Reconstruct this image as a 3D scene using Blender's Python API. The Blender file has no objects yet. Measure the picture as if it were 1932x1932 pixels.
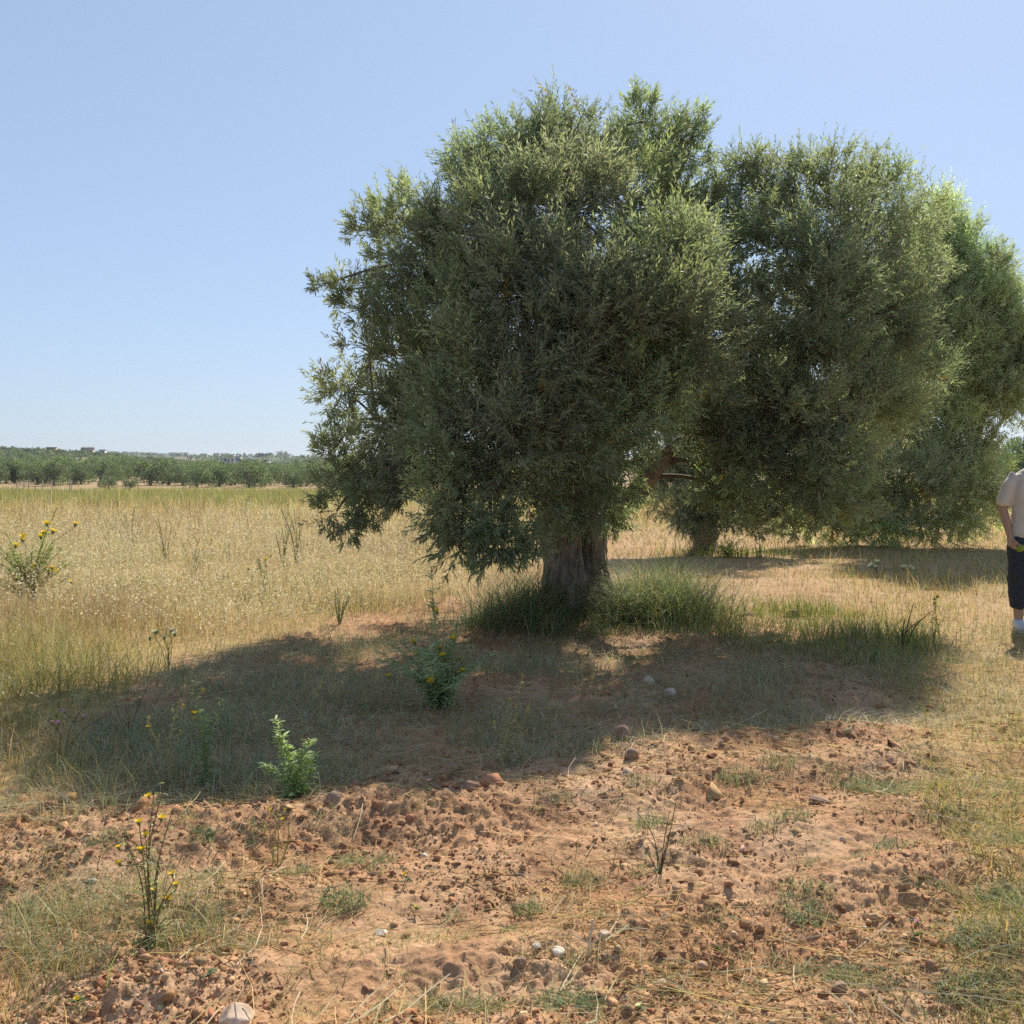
import bpy, math, numpy as np
from mathutils import Vector, Matrix

SC = bpy.context.scene
COL = SC.collection
RAD = math.radians
PX = 1932.0          # photograph units used while measuring it
HZ = 873.0           # eye level in those units
EYE = 1.5
R = np.random.default_rng(7)

# ------------------------------------------------------------------ helpers
def at(px, py, d):
    """point of the place seen at (px, py) from the camera, at depth d"""
    return np.array([(px / PX - .5) * d, d, EYE + (HZ - py) / PX * d])

def gdepth(py):
    return EYE * PX / (py - HZ)

def h2(ix, iy, s):
    n = (ix * 374761393 + iy * 668265263 + s * 1274126177) & 0xffffffff
    n = ((n ^ (n >> 13)) * 1274126177) & 0xffffffff
    return (n ^ (n >> 16)) / 4294967296.0

def perlin(x, y, s=0):
    x = np.asarray(x, float); y = np.asarray(y, float)
    xi = np.floor(x).astype(np.int64); yi = np.floor(y).astype(np.int64)
    fx = x - xi; fy = y - yi
    def g(ix, iy, dx, dy):
        a = h2(ix, iy, s) * 6.2831853
        return np.cos(a) * dx + np.sin(a) * dy
    u = fx * fx * fx * (fx * (fx * 6 - 15) + 10); v = fy * fy * fy * (fy * (fy * 6 - 15) + 10)
    a = g(xi, yi, fx, fy); b = g(xi + 1, yi, fx - 1, fy)
    c = g(xi, yi + 1, fx, fy - 1); d = g(xi + 1, yi + 1, fx - 1, fy - 1)
    return 1.5 * ((a * (1 - u) + b * u) * (1 - v) + (c * (1 - u) + d * u) * v)

def fbm(x, y, o=4, s=0, gain=.5):
    t = 0; a = 1
    for i in range(o):
        t = t + a * perlin(x * 2 ** i, y * 2 ** i, s + i * 17); a *= gain
    return t

def S(a, b, x):
    t = np.clip((x - a) / (b - a), 0, 1)
    return t * t * (3 - 2 * t)

def norm(v):
    return v / np.maximum(np.linalg.norm(v, axis=-1, keepdims=True), 1e-9)

class Soup:
    """collects polygons with a colour per vertex and links them as ONE mesh object"""
    def __init__(s): s.v = []; s.c = []; s.f = {3: [], 4: []}; s.n = 0
    def add(s, v, f, c):
        """v (N,k,3) copies of one template, f (m,3|4) its faces, c (N,3) or (N,k,3) colour"""
        v = np.asarray(v, float); f = np.asarray(f)
        if v.ndim == 2: v = v[None]
        N, k = v.shape[:2]
        c = np.asarray(c, float)
        if c.ndim == 1: c = np.broadcast_to(c, (N, 3))
        if c.ndim == 2: c = np.broadcast_to(c[:, None], (N, k, 3))
        s.v.append(v.reshape(-1, 3)); s.c.append(c.reshape(-1, 3))
        F = (f[None] + (np.arange(N) * k)[:, None, None] + s.n).reshape(-1, f.shape[1])
        s.f[f.shape[1]].append(F); s.n += N * k
    def mesh(s, name, mat, smooth=False):
        me = bpy.data.meshes.new(name)
        V = np.concatenate(s.v); C = np.concatenate(s.c)
        me.vertices.add(len(V)); me.vertices.foreach_set('co', V.astype(np.float32).ravel())
        q = np.concatenate(s.f[4]) if s.f[4] else np.zeros((0, 4), int)
        t = np.concatenate(s.f[3]) if s.f[3] else np.zeros((0, 3), int)
        li = np.concatenate([q.ravel(), t.ravel()]).astype(np.int32)
        me.loops.add(len(li)); me.loops.foreach_set('vertex_index', li)
        n = len(q) + len(t); me.polygons.add(n)
        st = np.concatenate([np.arange(len(q)) * 4, len(q) * 4 + np.arange(len(t)) * 3]).astype(np.int32)
        me.polygons.foreach_set('loop_start', st)
        try: me.polygons.foreach_set('loop_total', np.concatenate([np.full(len(q), 4), np.full(len(t), 3)]).astype(np.int32))
        except Exception: pass
        if smooth: me.polygons.foreach_set('use_smooth', np.ones(n, bool))
        me.update(calc_edges=True)
        a = me.color_attributes.new('Col', 'FLOAT_COLOR', 'POINT')
        a.data.foreach_set('color', np.concatenate([C, np.ones((len(C), 1))], 1).astype(np.float32).ravel())
        me.materials.append(mat)
        return me
    def obj(s, name, mat, parent=None, smooth=False, loc=None):
        o = bpy.data.objects.new(name, s.mesh(name, mat, smooth)); COL.objects.link(o)
        if parent is not None: o.parent = parent
        if loc is not None: o.location = loc
        return o

def tag(o, label=None, cat=None, group=None, kind=None):
    if label: o['label'] = label
    if cat: o['category'] = cat
    if group: o['group'] = group
    if kind: o['kind'] = kind
    return o

def empty(name, loc, label=None, cat=None, group=None, rz=0):
    o = bpy.data.objects.new(name, None); COL.objects.link(o)
    o.empty_display_size = .1
    o.location = [float(q) for q in loc]; o.rotation_euler = (0, 0, rz)
    return tag(o, label, cat, group)

def copy_tree(o, parent=None):
    c = o.copy(); COL.objects.link(c)
    if parent is not None: c.parent = parent
    for ch in list(o.children): copy_tree(ch, c)
    return c

# ------------------------------------------------------------------ materials
def newmat(name):
    m = bpy.data.materials.new(name); m.use_nodes = True
    nt = m.node_tree; nt.nodes.clear()
    return m, nt, nt.nodes.new, nt.links.new

def M_leaf(name, rough=.5, spec=.3, transl=.3, tgain=(1.25, 1.35, .6), back=None, back_mix=.6):
    m, nt, N, L = newmat(name)
    out = N('ShaderNodeOutputMaterial'); at_ = N('ShaderNodeAttribute'); at_.attribute_name = 'Col'
    col = at_.outputs['Color']
    if back:
        g = N('ShaderNodeNewGeometry'); mx = N('ShaderNodeMix'); mx.data_type = 'RGBA'
        mm = N('ShaderNodeMath'); mm.operation = 'MULTIPLY'; mm.inputs[1].default_value = back_mix
        L(g.outputs['Backfacing'], mm.inputs[0]); L(mm.outputs[0], mx.inputs['Factor'])
        L(col, mx.inputs['A']); mx.inputs['B'].default_value = (*back, 1); col = mx.outputs['Result']
    p = N('ShaderNodeBsdfPrincipled'); L(col, p.inputs['Base Color'])
    p.inputs['Roughness'].default_value = rough; p.inputs['Specular IOR Level'].default_value = spec
    if transl > 0:
        t = N('ShaderNodeBsdfTranslucent'); mu = N('ShaderNodeMix'); mu.data_type = 'RGBA'; mu.blend_type = 'MULTIPLY'
        mu.inputs['Factor'].default_value = 1; L(at_.outputs['Color'], mu.inputs['A']); mu.inputs['B'].default_value = (*tgain, 1)
        L(mu.outputs['Result'], t.inputs['Color'])
        ms = N('ShaderNodeMixShader'); ms.inputs[0].default_value = transl
        L(p.outputs[0], ms.inputs[1]); L(t.outputs[0], ms.inputs[2]); L(ms.outputs[0], out.inputs[0])
    else: L(p.outputs[0], out.inputs[0])
    return m

def M_ground(name):
    m, nt, N, L = newmat(name)
    out = N('ShaderNodeOutputMaterial'); a = N('ShaderNodeAttribute'); a.attribute_name = 'Col'
    tc = N('ShaderNodeTexCoord')
    n1 = N('ShaderNodeTexNoise'); n1.inputs['Scale'].default_value = 9; n1.inputs['Detail'].default_value = 8; n1.inputs['Roughness'].default_value = .7
    n2 = N('ShaderNodeTexNoise'); n2.inputs['Scale'].default_value = 70; n2.inputs['Detail'].default_value = 5
    L(tc.outputs['Object'], n1.inputs['Vector']); L(tc.outputs['Object'], n2.inputs['Vector'])
    r1 = N('ShaderNodeValToRGB'); r1.color_ramp.elements[0].position = .3; r1.color_ramp.elements[0].color = (.72, .66, .62, 1)
    r1.color_ramp.elements[1].position = .72; r1.color_ramp.elements[1].color = (1.2, 1.2, 1.16, 1)
    r2 = N('ShaderNodeValToRGB'); r2.color_ramp.elements[0].position = .3; r2.color_ramp.elements[0].color = (.8, .78, .76, 1)
    r2.color_ramp.elements[1].position = .75; r2.color_ramp.elements[1].color = (1.18, 1.18, 1.2, 1)
    L(n1.outputs['Fac'], r1.inputs[0]); L(n2.outputs['Fac'], r2.inputs[0])
    m1 = N('ShaderNodeMix'); m1.data_type = 'RGBA'; m1.blend_type = 'MULTIPLY'; m1.inputs['Factor'].default_value = 1
    m2 = N('ShaderNodeMix'); m2.data_type = 'RGBA'; m2.blend_type = 'MULTIPLY'; m2.inputs['Factor'].default_value = 1
    L(a.outputs['Color'], m1.inputs['A']); L(r1.outputs[0], m1.inputs['B'])
    L(m1.outputs['Result'], m2.inputs['A']); L(r2.outputs[0], m2.inputs['B'])
    p = N('ShaderNodeBsdfPrincipled'); p.inputs['Roughness'].default_value = .95; p.inputs['Specular IOR Level'].default_value = .1
    L(m2.outputs['Result'], p.inputs['Base Color'])
    b = N('ShaderNodeBump'); b.inputs['Strength'].default_value = .5; b.inputs['Distance'].default_value = .01
    L(n2.outputs['Fac'], b.inputs['Height']); L(b.outputs[0], p.inputs['Normal'])
    L(p.outputs[0], out.inputs[0]); return m

def M_noise(name, c1, c2, scale=8, stretch=(1, 1, 1), rough=.9, bump=.5, dist=.02, detail=6, spec=.2):
    m, nt, N, L = newmat(name)
    out = N('ShaderNodeOutputMaterial'); tc = N('ShaderNodeTexCoord'); mp = N('ShaderNodeMapping'); mp.inputs['Scale'].default_value = stretch
    n = N('ShaderNodeTexNoise'); n.inputs['Scale'].default_value = scale; n.inputs['Detail'].default_value = detail; n.inputs['Roughness'].default_value = .65
    L(tc.outputs['Object'], mp.inputs['Vector']); L(mp.outputs[0], n.inputs['Vector'])
    r = N('ShaderNodeValToRGB'); r.color_ramp.elements[0].position = .33; r.color_ramp.elements[0].color = (*c1, 1)
    r.color_ramp.elements[1].position = .67; r.color_ramp.elements[1].color = (*c2, 1); L(n.outputs['Fac'], r.inputs[0])
    p = N('ShaderNodeBsdfPrincipled'); p.inputs['Roughness'].default_value = rough; p.inputs['Specular IOR Level'].default_value = spec
    L(r.outputs[0], p.inputs['Base Color'])
    if bump:
        b = N('ShaderNodeBump'); b.inputs['Strength'].default_value = bump; b.inputs['Distance'].default_value = dist
        L(n.outputs['Fac'], b.inputs['Height']); L(b.outputs[0], p.inputs['Normal'])
    L(p.outputs[0], out.inputs[0]); return m

MAT_OLIVE = M_leaf('olive_leaf', rough=.55, spec=.28, transl=.52, tgain=(1.4, 1.45, .95), back=(.34, .37, .27), back_mix=.6)
MAT_GRASS = M_leaf('grass_blade', rough=.6, spec=.25, transl=.4, tgain=(1.1, 1.1, .9))
MAT_HERB = M_leaf('herb_leaf', rough=.5, spec=.3, transl=.35)
MAT_SOIL = M_ground('soil')
MAT_BARK = M_noise('bark', (.10, .07, .05), (.46, .36, .27), 6, (3.2, 3.2, 1.0), bump=1, dist=.06, detail=10)
MAT_BARK2 = M_noise('limb_bark', (.15, .11, .08), (.36, .27, .20), 9, (2, 2, 1), bump=.8, dist=.02)
MAT_TWIG = M_noise('twig_bark', (.10, .075, .05), (.22, .17, .12), 20, bump=0)
MAT_WHITE = M_noise('pale_limestone', (.46, .39, .30), (.62, .54, .43), 14, bump=.6, dist=.008)
MAT_BROWNST = M_noise('earthy_stone', (.20, .12, .08), (.38, .25, .17), 14, bump=.6, dist=.01)
MAT_STONE_MIX = M_noise('soil_stained_limestone', (.36, .24, .15), (.66, .53, .40), 9, bump=.7, dist=.01)
MAT_WALL_TAN = M_noise('tan_render', (.42, .30, .20), (.50, .37, .26), 1, bump=0)
MAT_WALL_WHITE = M_noise('white_render', (.44, .42, .38), (.54, .52, .48), 1, bump=0)
MAT_ROOF = M_noise('grey_roof', (.22, .20, .19), (.30, .28, .26), 1, bump=0)
MAT_ROOFRED = M_noise('clay_roof', (.34, .20, .14), (.42, .26, .18), 1, bump=0)
MAT_DARK = M_noise('dark_opening', (.03, .03, .035), (.05, .05, .055), 1, bump=0)
MAT_POST = M_noise('weathered_wood', (.30, .25, .2), (.46, .40, .33), 10, (3, 3, .5), bump=0)
MAT_STICK = M_noise('dry_stick', (.55, .42, .28), (.72, .60, .44), 20, (3, 3, .5), bump=0)

# ------------------------------------------------------------------ terrain
def berm(x): return np.interp(x, [-8, -2.1, -.87, .09, 1.15, 2.3, 4, 9], [3.2, 4.05, 4.35, 4.88, 5.12, 5.5, 6.0, 7.0]) + .16 * perlin(x * .7, np.asarray(x) * 0 + 3.3, 5)

TREE = np.array([(1085 / PX - .5) * 10.0, 10.0])

def macro(x, y):
    x = np.asarray(x, float); y = np.asarray(y, float)
    near = 1 - S(14, 40, y)
    z = near * (.05 * perlin(x / 2.6, y / 2.6, 1) + .035 * perlin(x / 1.1, y / 1.1, 2))
    d = y - berm(x)
    z = z + .075 * np.exp(-(d / .32) ** 2) * (.75 + .5 * perlin(x * 1.3, y * 1.3, 9)) * (1 - S(5, 9, np.abs(x)))
    ph = (y - .3 * x + .22 * perlin(x * .8, y * .8, 12)) / .62
    z = z + .022 * np.sin(ph * 6.283) * (1 - S(4.6, 5.2, y - .3 * x)) * (1 - S(5, 9, np.abs(x)))
    r = np.hypot(x - TREE[0], y - TREE[1])
    z = z + .10 * np.exp(-(r / 1.3) ** 2)
    az = x / np.maximum(y, 1)
    z = z - 1.9 * S(25, 140, y) + (-.2 + 9.8 * S(-.235, -.51, az)) * S(140, 620, y)
    z = z + 9.0 * S(520, 1080, y) * (1 - .55 * S(-.24, -.5, az)) + 6.0 * S(1080, 1600, y) * S(-.20, -.40, az)
    z = z + S(300, 700, y) * 1.0 * perlin(x / 190, y / 260, 20)
    return z

def micro(x, y):
    f = 1 - S(9, 15, y)
    w = soilness(x, y) * f
    wx = x + .02 * perlin(x / .07, y / .07, 36); wy = y + .02 * perlin(x / .07, y / .07, 37)
    b = .027 * np.abs(perlin(wx / .34, wy / .34, 31)) + .019 * np.abs(perlin(wx / .13, wy / .13, 32)) + .016 * np.abs(perlin(wx / .06, wy / .06, 33)) + .010 * np.abs(perlin(wx / .03, wy / .03, 34))
    st = .007 * S(.12, .2, perlin(wx / .09, wy / .09, 38)) + .005 * S(.1, .16, perlin(wx / .045, wy / .045, 39))
    b = b + st
    amp = .45 + .9 * np.clip(.5 + .9 * fbm(x / .8, y / .8, 2, 40), 0, 1.3)
    return b * amp * w - .02 * w

FIELD_L = np.array([(-400, 1640), (0, 1500), (130, 1440), (330, 1245), (620, 1172), (800, 1140), (950, 1100), (1020, 1060), (1200, 1000), (1400, 985), (2000, 960)])

def pix(x, y):
    y = np.maximum(y, .6)
    return (x / y + .5) * PX, HZ + EYE / y * PX

def field(x, y):
    """1 inside the dry meadow"""
    px, py = pix(x, y)
    b = np.interp(px, FIELD_L[:, 0], FIELD_L[:, 1]) + 26 * perlin(x * 1.1, y * 1.1, 50)
    return S(18, -14, py - b)

def rightgrass(x, y):
    """yellow-green verge along the right"""
    px, py = pix(x, y)
    e = np.interp(py, [950, 1050, 1150, 1230, 1330, 1450, 1700, 1932, 2400], [1480, 1520, 1600, 1640, 1680, 1740, 1800, 1830, 1880]) + 70 * perlin(x * 1.2, y * 1.2, 51)
    return S(-60, 70, px - e) * S(930, 1000, py)

def soilness(x, y):
    px, py = pix(x, y)
    return np.clip(1 - .9 * field(x, y) - .5 * rightgrass(x, y), .08, 1)

def ground_col(x, y):
    px, py = pix(x, y)
    soil = np.array([.395, .222, .114]); soil2 = np.array([.46, .30, .18]); dark = np.array([.30, .16, .09])
    n = np.clip(.5 + .8 * fbm(x / .9, y / .9, 3, 60), 0, 1)[..., None]
    c = soil * (1 - n) + soil2 * n
    n2 = S(.15, .6, fbm(x / .35, y / .35, 2, 61))[..., None]
    c = c * (1 - .6 * n2) + dark * .6 * n2
    straw = np.array([.40, .29, .13])
    f = field(x, y)[..., None]; c = c * (1 - .75 * f) + straw * .75 * f
    rg = rightgrass(x, y)[..., None]; c = c * (1 - .45 * rg) + np.array([.36, .27, .10]) * .45 * rg
    mid = (S(1250, 1150, py) * S(900, 1100, px))[..., None]
    c = c * (1 - .6 * mid) + np.array([.42, .29, .16]) * .6 * mid
    far = S(20, 30, y)[..., None]; c = c * (1 - far) + np.array([.42, .33, .16]) * far
    grn = (S(31, 36, y) * S(106, 94, y))[..., None]; c = c * (1 - .8 * grn) + np.array([.26, .27, .07]) * .8 * grn
    orch = S(94, 110, y)[..., None]
    c = c * (1 - orch) + np.array([.40, .29, .17]) * orch
    hills = S(330, 480, y)[..., None]
    nh = np.clip(.5 + .9 * fbm(x / 120, y / 120, 3, 66), 0, 1)[..., None]
    c = c * (1 - hills) + (np.array([.10, .13, .07]) * (1 - nh) + np.array([.26, .21, .13]) * nh) * hills
    return c

def build_ground():
    ys = [-6, -3, -1, 0, .6, 1.0, 1.3, 1.6, 1.8]
    y = 2.0
    while y < 2900:
        ys.append(y); y += .0066 * max(1, (y / 3.0) ** 1.5) if y < 40 else y * .035
    ys = np.array(ys + [3000])
    xs = list(np.arange(-3.2, 4.2, .009))
    def ext(x, sgn):
        out = []; s = .009
        while abs(x) < 2900:
            s *= 1.03; x += sgn * s; out.append(x)
        return out
    xs = np.array(ext(-3.2, -1)[::-1] + xs + ext(xs[-1], 1))
    X, Y = np.meshgrid(xs, ys)
    Z = macro(X, Y) + np.where(Y < 16, micro(X, Y), 0)
    C = ground_col(X, Y)
    nx, ny = len(xs), len(ys)
    V = np.stack([X, Y, Z], -1).reshape(-1, 3)
    i = np.arange(nx - 1)[None] + (np.arange(ny - 1) * nx)[:, None]
    F = np.stack([i, i + 1, i + nx + 1, i + nx], -1).reshape(-1, 4)
    s = Soup(); s.add(V[None], F, C.reshape(1, -1, 3))
    g = s.obj('ground', MAT_SOIL, smooth=True); tag(g, kind='structure')
    g['label'] = 'reddish brown tilled soil running out into a dry golden meadow'
    return g

def gz(x, y):
    return macro(x, y)

def hit(px, py, d0=20., d1=400.):
    """depth at which the sight line through (px, py) meets the terrain"""
    d = np.linspace(d0, d1, 3000); x = (px / PX - .5) * d; z = EYE + (HZ - py) / PX * d
    k = np.where(gz(x, d) >= z)[0]
    return float(d[k[0]]) if len(k) else d1

# ------------------------------------------------------------------ small generators
def ico(sub=0):
    import bmesh
    bm = bmesh.new(); bmesh.ops.create_icosphere(bm, subdivisions=sub + 1, radius=1)
    v = np.array([p.co[:] for p in bm.verts]); f = np.array([[q.index for q in p.verts] for p in bm.faces]); bm.free()
    return v, f

def rot_rand(n, r):
    q = norm(r.normal(size=(n, 4)))
    w, x, y, z = q.T
    return np.stack([np.stack([1 - 2 * (y * y + z * z), 2 * (x * y - z * w), 2 * (x * z + y * w)], -1),
                     np.stack([2 * (x * y + z * w), 1 - 2 * (x * x + z * z), 2 * (y * z - x * w)], -1),
                     np.stack([2 * (x * z - y * w), 2 * (y * z + x * w), 1 - 2 * (x * x + y * y)], -1)], -2)

def blades(pos, h, w, az, lean, lev=3, droop=0.):
    """grass blades: (N,2*lev,3) vertices and the face template"""
    N = len(pos); d = np.stack([np.cos(az), np.sin(az), 0 * az], -1)
    sa = az + 1.57 + R.normal(0, .6, N); sd = np.stack([np.cos(sa), np.sin(sa), 0 * sa], -1)
    out = np.zeros((N, 2 * lev, 3))
    for k in range(lev):
        t = k / (lev - 1)
        p = pos + d * (lean * h * t ** 1.7)[:, None]
        p = p + np.array([0, 0, 1]) * (h * (t - droop * t ** 3) * np.sqrt(np.maximum(1 - .5 * np.minimum(lean, 1.2) ** 2 * t, .15)))[:, None]
        ww = w * (1 - .9 * t ** 1.5) * .5
        out[:, 2 * k] = p - sd * ww[:, None]; out[:, 2 * k + 1] = p + sd * ww[:, None]
    f = np.array([[2 * k, 2 * k + 1, 2 * k + 3, 2 * k + 2] for k in range(lev - 1)])
    return out, f

def pal(n, cols, wts, var=.18):
    cols = np.array(cols); wts = np.array(wts, float); i = R.choice(len(cols), n, p=wts / wts.sum())
    c = cols[i] * (1 + R.normal(0, var, (n, 1)))
    return np.clip(c * (1 + R.normal(0, .05, (n, 3))), .01, .85)

STRAW = (.50, .38, .17); GOLD = (.46, .30, .10); PALE = (.62, .54, .36); OLIVEST = (.30, .29, .09); BROWN = (.24, .15, .08)
GREEN = (.12, .17, .05); YGREEN = (.26, .28, .06); GREYG = (.17, .21, .12); DKGREEN = (.07, .11, .035)

def scatter(n, y0, y1, rho, wedge=.66, margin=1.2, power=1.0):
    """random ground points, thinning with distance, kept where rho(x, y) allows"""
    u = R.random(n)
    if power == 1: y = y0 * (y1 / y0) ** u
    else: y = (y0 ** (1 - power) + u * (y1 ** (1 - power) - y0 ** (1 - power))) ** (1 / (1 - power))
    hw = wedge * y + margin
    x = (R.random(n) * 2 - 1) * hw
    k = R.random(n) < rho(x, y)
    x, y = x[k], y[k]
    return np.stack([x, y, gz(x, y)], -1)

def fdepth(x, y):
    px, py = pix(x, y)
    return np.interp(np.interp(px, FIELD_L[:, 0], FIELD_L[:, 1]) - py, [-30, 60, 190], [.38, .72, 1.])

def patchy(pos, c, n, s0):
    """greener, browner and paler patches of the same meadow"""
    q = fbm(pos[:, 0] * .32, pos[:, 1] * .22, 3, s0)
    g = S(.08, .35, q)[:, None] * .5; b = S(-.1, -.38, q)[:, None] * .7
    pale = (S(10.5, 13, pos[:, 1]) * S(27, 20, pos[:, 1]))[:, None] * .35
    c = c * (1 - g) + np.array([.30, .31, .11]) * g * R.uniform(.7, 1.25, (n, 1))
    c = c * (1 - b) + np.array([.34, .23, .13]) * b * R.uniform(.7, 1.3, (n, 1))
    return c * (1 - pale) + np.array([.60, .53, .38]) * pale * R.uniform(.75, 1.2, (n, 1))

def add_grass(s, pos, hmin, hmax, w, cols, wts, lean=(.1, .6), far=12., lev=3, droop=0., hpat=True, hmul=None, patch=None):
    n = len(pos)
    if n == 0: return
    h = R.uniform(hmin, hmax, n)
    if hpat: h *= np.clip(1 + .6 * perlin(pos[:, 0] * .9, pos[:, 1] * .9, 77), .5, 1.6)
    if hmul is not None: h = h * hmul
    ww = w * R.uniform(.6, 1.4, n) * np.maximum(1, pos[:, 1] / far)
    v, f = blades(pos - [0, 0, .01], h, ww, R.random(n) * 6.283, R.uniform(*lean, n), lev, droop)
    c = pal(n, cols, wts)
    if patch: c = patchy(pos, c, n, patch)
    s.add(v, f, c)
    return h

def spikelets(s, tips, size, n_each, cols, wts, spread=.06):
    """loose drooping oat-like heads"""
    n = len(tips)
    for k in range(n_each):
        p = tips + R.normal(0, 1, (n, 3)) * [spread, spread, spread * .8] - [0, 0, .02]
        a = norm(R.normal(0, 1, (n, 3)) * [1, 1, .6] + [0, 0, -.6]); sd = norm(np.cross(a, R.normal(0, 1, (n, 3))))
        l = (size * R.uniform(.6, 1.4, n) * np.maximum(1, tips[:, 1] / 14))[:, None]
        v = np.stack([p, p + a * l * .5 + sd * l * .16, p + a * l, p + a * l * .5 - sd * l * .16], 1)
        s.add(v, [[0, 1, 2, 3]], pal(n, cols, wts))

# ------------------------------------------------------------------ ground cover
def tip_of(pos, h, az=None): return pos + np.stack([0 * h, 0 * h, h * .97], -1)

def build_cover():
    # dry meadow
    s = Soup()
    p = scatter(150000, 5.0, 30, lambda x, y: field(x, y) * np.clip(.75 + .5 * fbm(x * .6, y * .6, 2, 80), .1, 1), power=1.25)
    add_grass(s, p, .14, .44, .0048, [STRAW, GOLD, PALE, OLIVEST, BROWN], [4, 3, 2.4, 2.6, 1.2], (.1, 1.5), 9, 4, .12, True, fdepth(p[:, 0], p[:, 1]) * np.clip(1 + .9 * fbm(p[:, 0] * .35, p[:, 1] * .25, 2, 141), .45, 1.6), 140)
    p = scatter(52000, 5.5, 30, lambda x, y: field(x, y) * np.clip(.5 + .8 * fbm(x * .35, y * .5, 2, 81), 0, 1), power=1.1)
    add_grass(s, p, .10, .33, .006, [OLIVEST, YGREEN, GREYG], [3, 2, 2.5], (.2, 1.4), 9, 3, 0, True, fdepth(p[:, 0], p[:, 1]))
    p = scatter(30000, 18, 33, lambda x, y: np.clip(field(x, y) * (.6 + .7 * perlin(x * .09, y * .3, 83)), 0, 1), power=1)
    add_grass(s, p, .25, .74, .006, [GOLD, BROWN, STRAW, (.42, .28, .15), PALE], [2, 1.3, 4, 1.6, 2], (.05, .9), 12)
    tag(s.obj('dry_grass', MAT_GRASS), 'dry golden meadow grass standing over the left field', 'grass', kind='stuff')
    # pale oat heads over the meadow
    s = Soup()
    def rho(x, y):
        px, py = pix(x, y)
        return field(x, y) * np.clip(.12 + .95 * S(7.5, 10, y) * S(24, 19, y) + .25 * perlin(x * .5, y * .5, 86), 0, 1) * np.clip(.7 + .7 * fbm(x * .45, y * .45, 2, 85), .05, 1)
    p = scatter(62000, 5.5, 29, rho, power=1.15)
    n = len(p); h = R.uniform(.26, .58, n) * fdepth(p[:, 0], p[:, 1])
    v, f = blades(p, h, np.full(n, .0028) * np.maximum(1, p[:, 1] / 10), R.random(n) * 6.28, R.uniform(.02, .5, n), 2)
    s.add(v, f, pal(n, [STRAW, PALE], [1, 1]))
    spikelets(s, (v[:, -1] + v[:, -2]) / 2, .026, 6, [PALE, (.66, .58, .42), (.5, .42, .26)], [3, 3, 1], .07)
    tag(s.obj('oat_grass', MAT_GRASS), 'pale wild oats with fluffy drooping seed heads across the meadow', 'grass', kind='stuff')
    # sparse short turf on the right and behind the tree
    s = Soup()
    def rr(x, y):
        px, py = pix(x, y)
        a = rightgrass(x, y) * np.clip(.75 + .7 * fbm(x * 1.1, y * 1.1, 2, 90), .08, 1)
        b = S(1000, 1100, px) * S(1215, 1170, py) * np.clip(.62 + .8 * fbm(x * .8, y * .8, 3, 91), .05, 1)
        return np.clip(np.maximum(a, b), 0, 1) * (1 - field(x, y) * .5)
    p = scatter(150000, 2.4, 30, rr, power=1.3)
    add_grass(s, p, .05, .20, .0048, [STRAW, GOLD, OLIVEST, YGREEN, (.19, .25, .09)], [3, 2, 3, 2.6, 1.2], (.3, 1.5), 8, 3, .15, True, np.clip(p[:, 1] / 7, .32, 1))
    def b2(x, y):
        px, py = pix(x, y)
        return S(960, 1060, px) * np.clip(.55 + .9 * fbm(x * .6, y * .5, 3, 145), .06, 1)
    p = scatter(40000, 11, 34, b2, power=1.1)
    add_grass(s, p, .05, .21, .005, [STRAW, GOLD, OLIVEST, PALE, BROWN], [4, 3, 2, 2, 1], (.2, 1.3), 9)
    def b3(x, y):
        px, py = pix(x, y)
        return S(520, 640, px) * S(1080, 1000, px) * S(1215, 1175, py) * np.clip(.5 + .9 * fbm(x * .8, y * .8, 3, 146), .04, 1)
    p = scatter(60000, 8.3, 20, b3, power=1.1)
    add_grass(s, p, .08, .34, .0045, [STRAW, BROWN, (.36, .24, .13), OLIVEST, PALE], [3, 2.4, 2.4, 2, 1.4], (.2, 1.6), 9, 4, .15)
    def r2(x, y):
        px, py = pix(x, y)
        return S(1500, 1640, px) * S(960, 1000, py) * S(1230, 1190, py) * np.clip(.6 + .6 * fbm(x * .7, y * .7, 2, 92), 0, 1)
    p = scatter(24000, 8, 24, r2, power=1.1)
    add_grass(s, p, .09, .27, .0045, [STRAW, GOLD, PALE, OLIVEST], [4, 3, 2, 2], (.1, .7), 9)
    tag(s.obj('verge_grass', MAT_GRASS), 'short yellow green grass along the right side of the soil', 'grass', kind='stuff')
    # grass in the shade of the tree, and small tufts
    s = Soup()
    def sh(x, y):
        px, py = pix(x, y)
        near = y - berm(x)
        lo = S(.05, .5, near) * (1 - field(x, y)) * S(1120, 1180, py)
        lf = S(1100, 600, px)
        return lo * np.clip((.10 + .6 * lf) + 1.0 * fbm(x * 1.0, y * 1.0, 3, 95), .03, 1)
    p = scatter(130000, 3.9, 10.5, sh, power=1.2)
    add_grass(s, p, .03, .17, .0042, [(.29, .33, .19), (.20, .26, .12), (.33, .32, .14), STRAW, (.35, .36, .24)], [4, 2.6, 1.6, 1.8, 2.6], (.2, 1.3), 8)
    def lit(x, y):  # dry litter; its pale straw also stands in for fill light in shade
        return S(.0, .4, y - berm(x)) * (1 - field(x, y)) * S(1140, 1190, pix(x, y)[1]) * np.clip(.5 + .9 * fbm(x * 1.3, y * 1.3, 3, 160) + .3 * S(1000, 500, pix(x, y)[0]), .05, 1)
    p = scatter(160000, 4.0, 9.5, lit, power=1.1)
    add_grass(s, p, .015, .15, .0036, [STRAW, PALE, (.42, .36, .22), OLIVEST, (.38, .38, .26)], [4, 2.4, 3, 1.6, 2], (.6, 2.2), 8, 3, .25)
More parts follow.
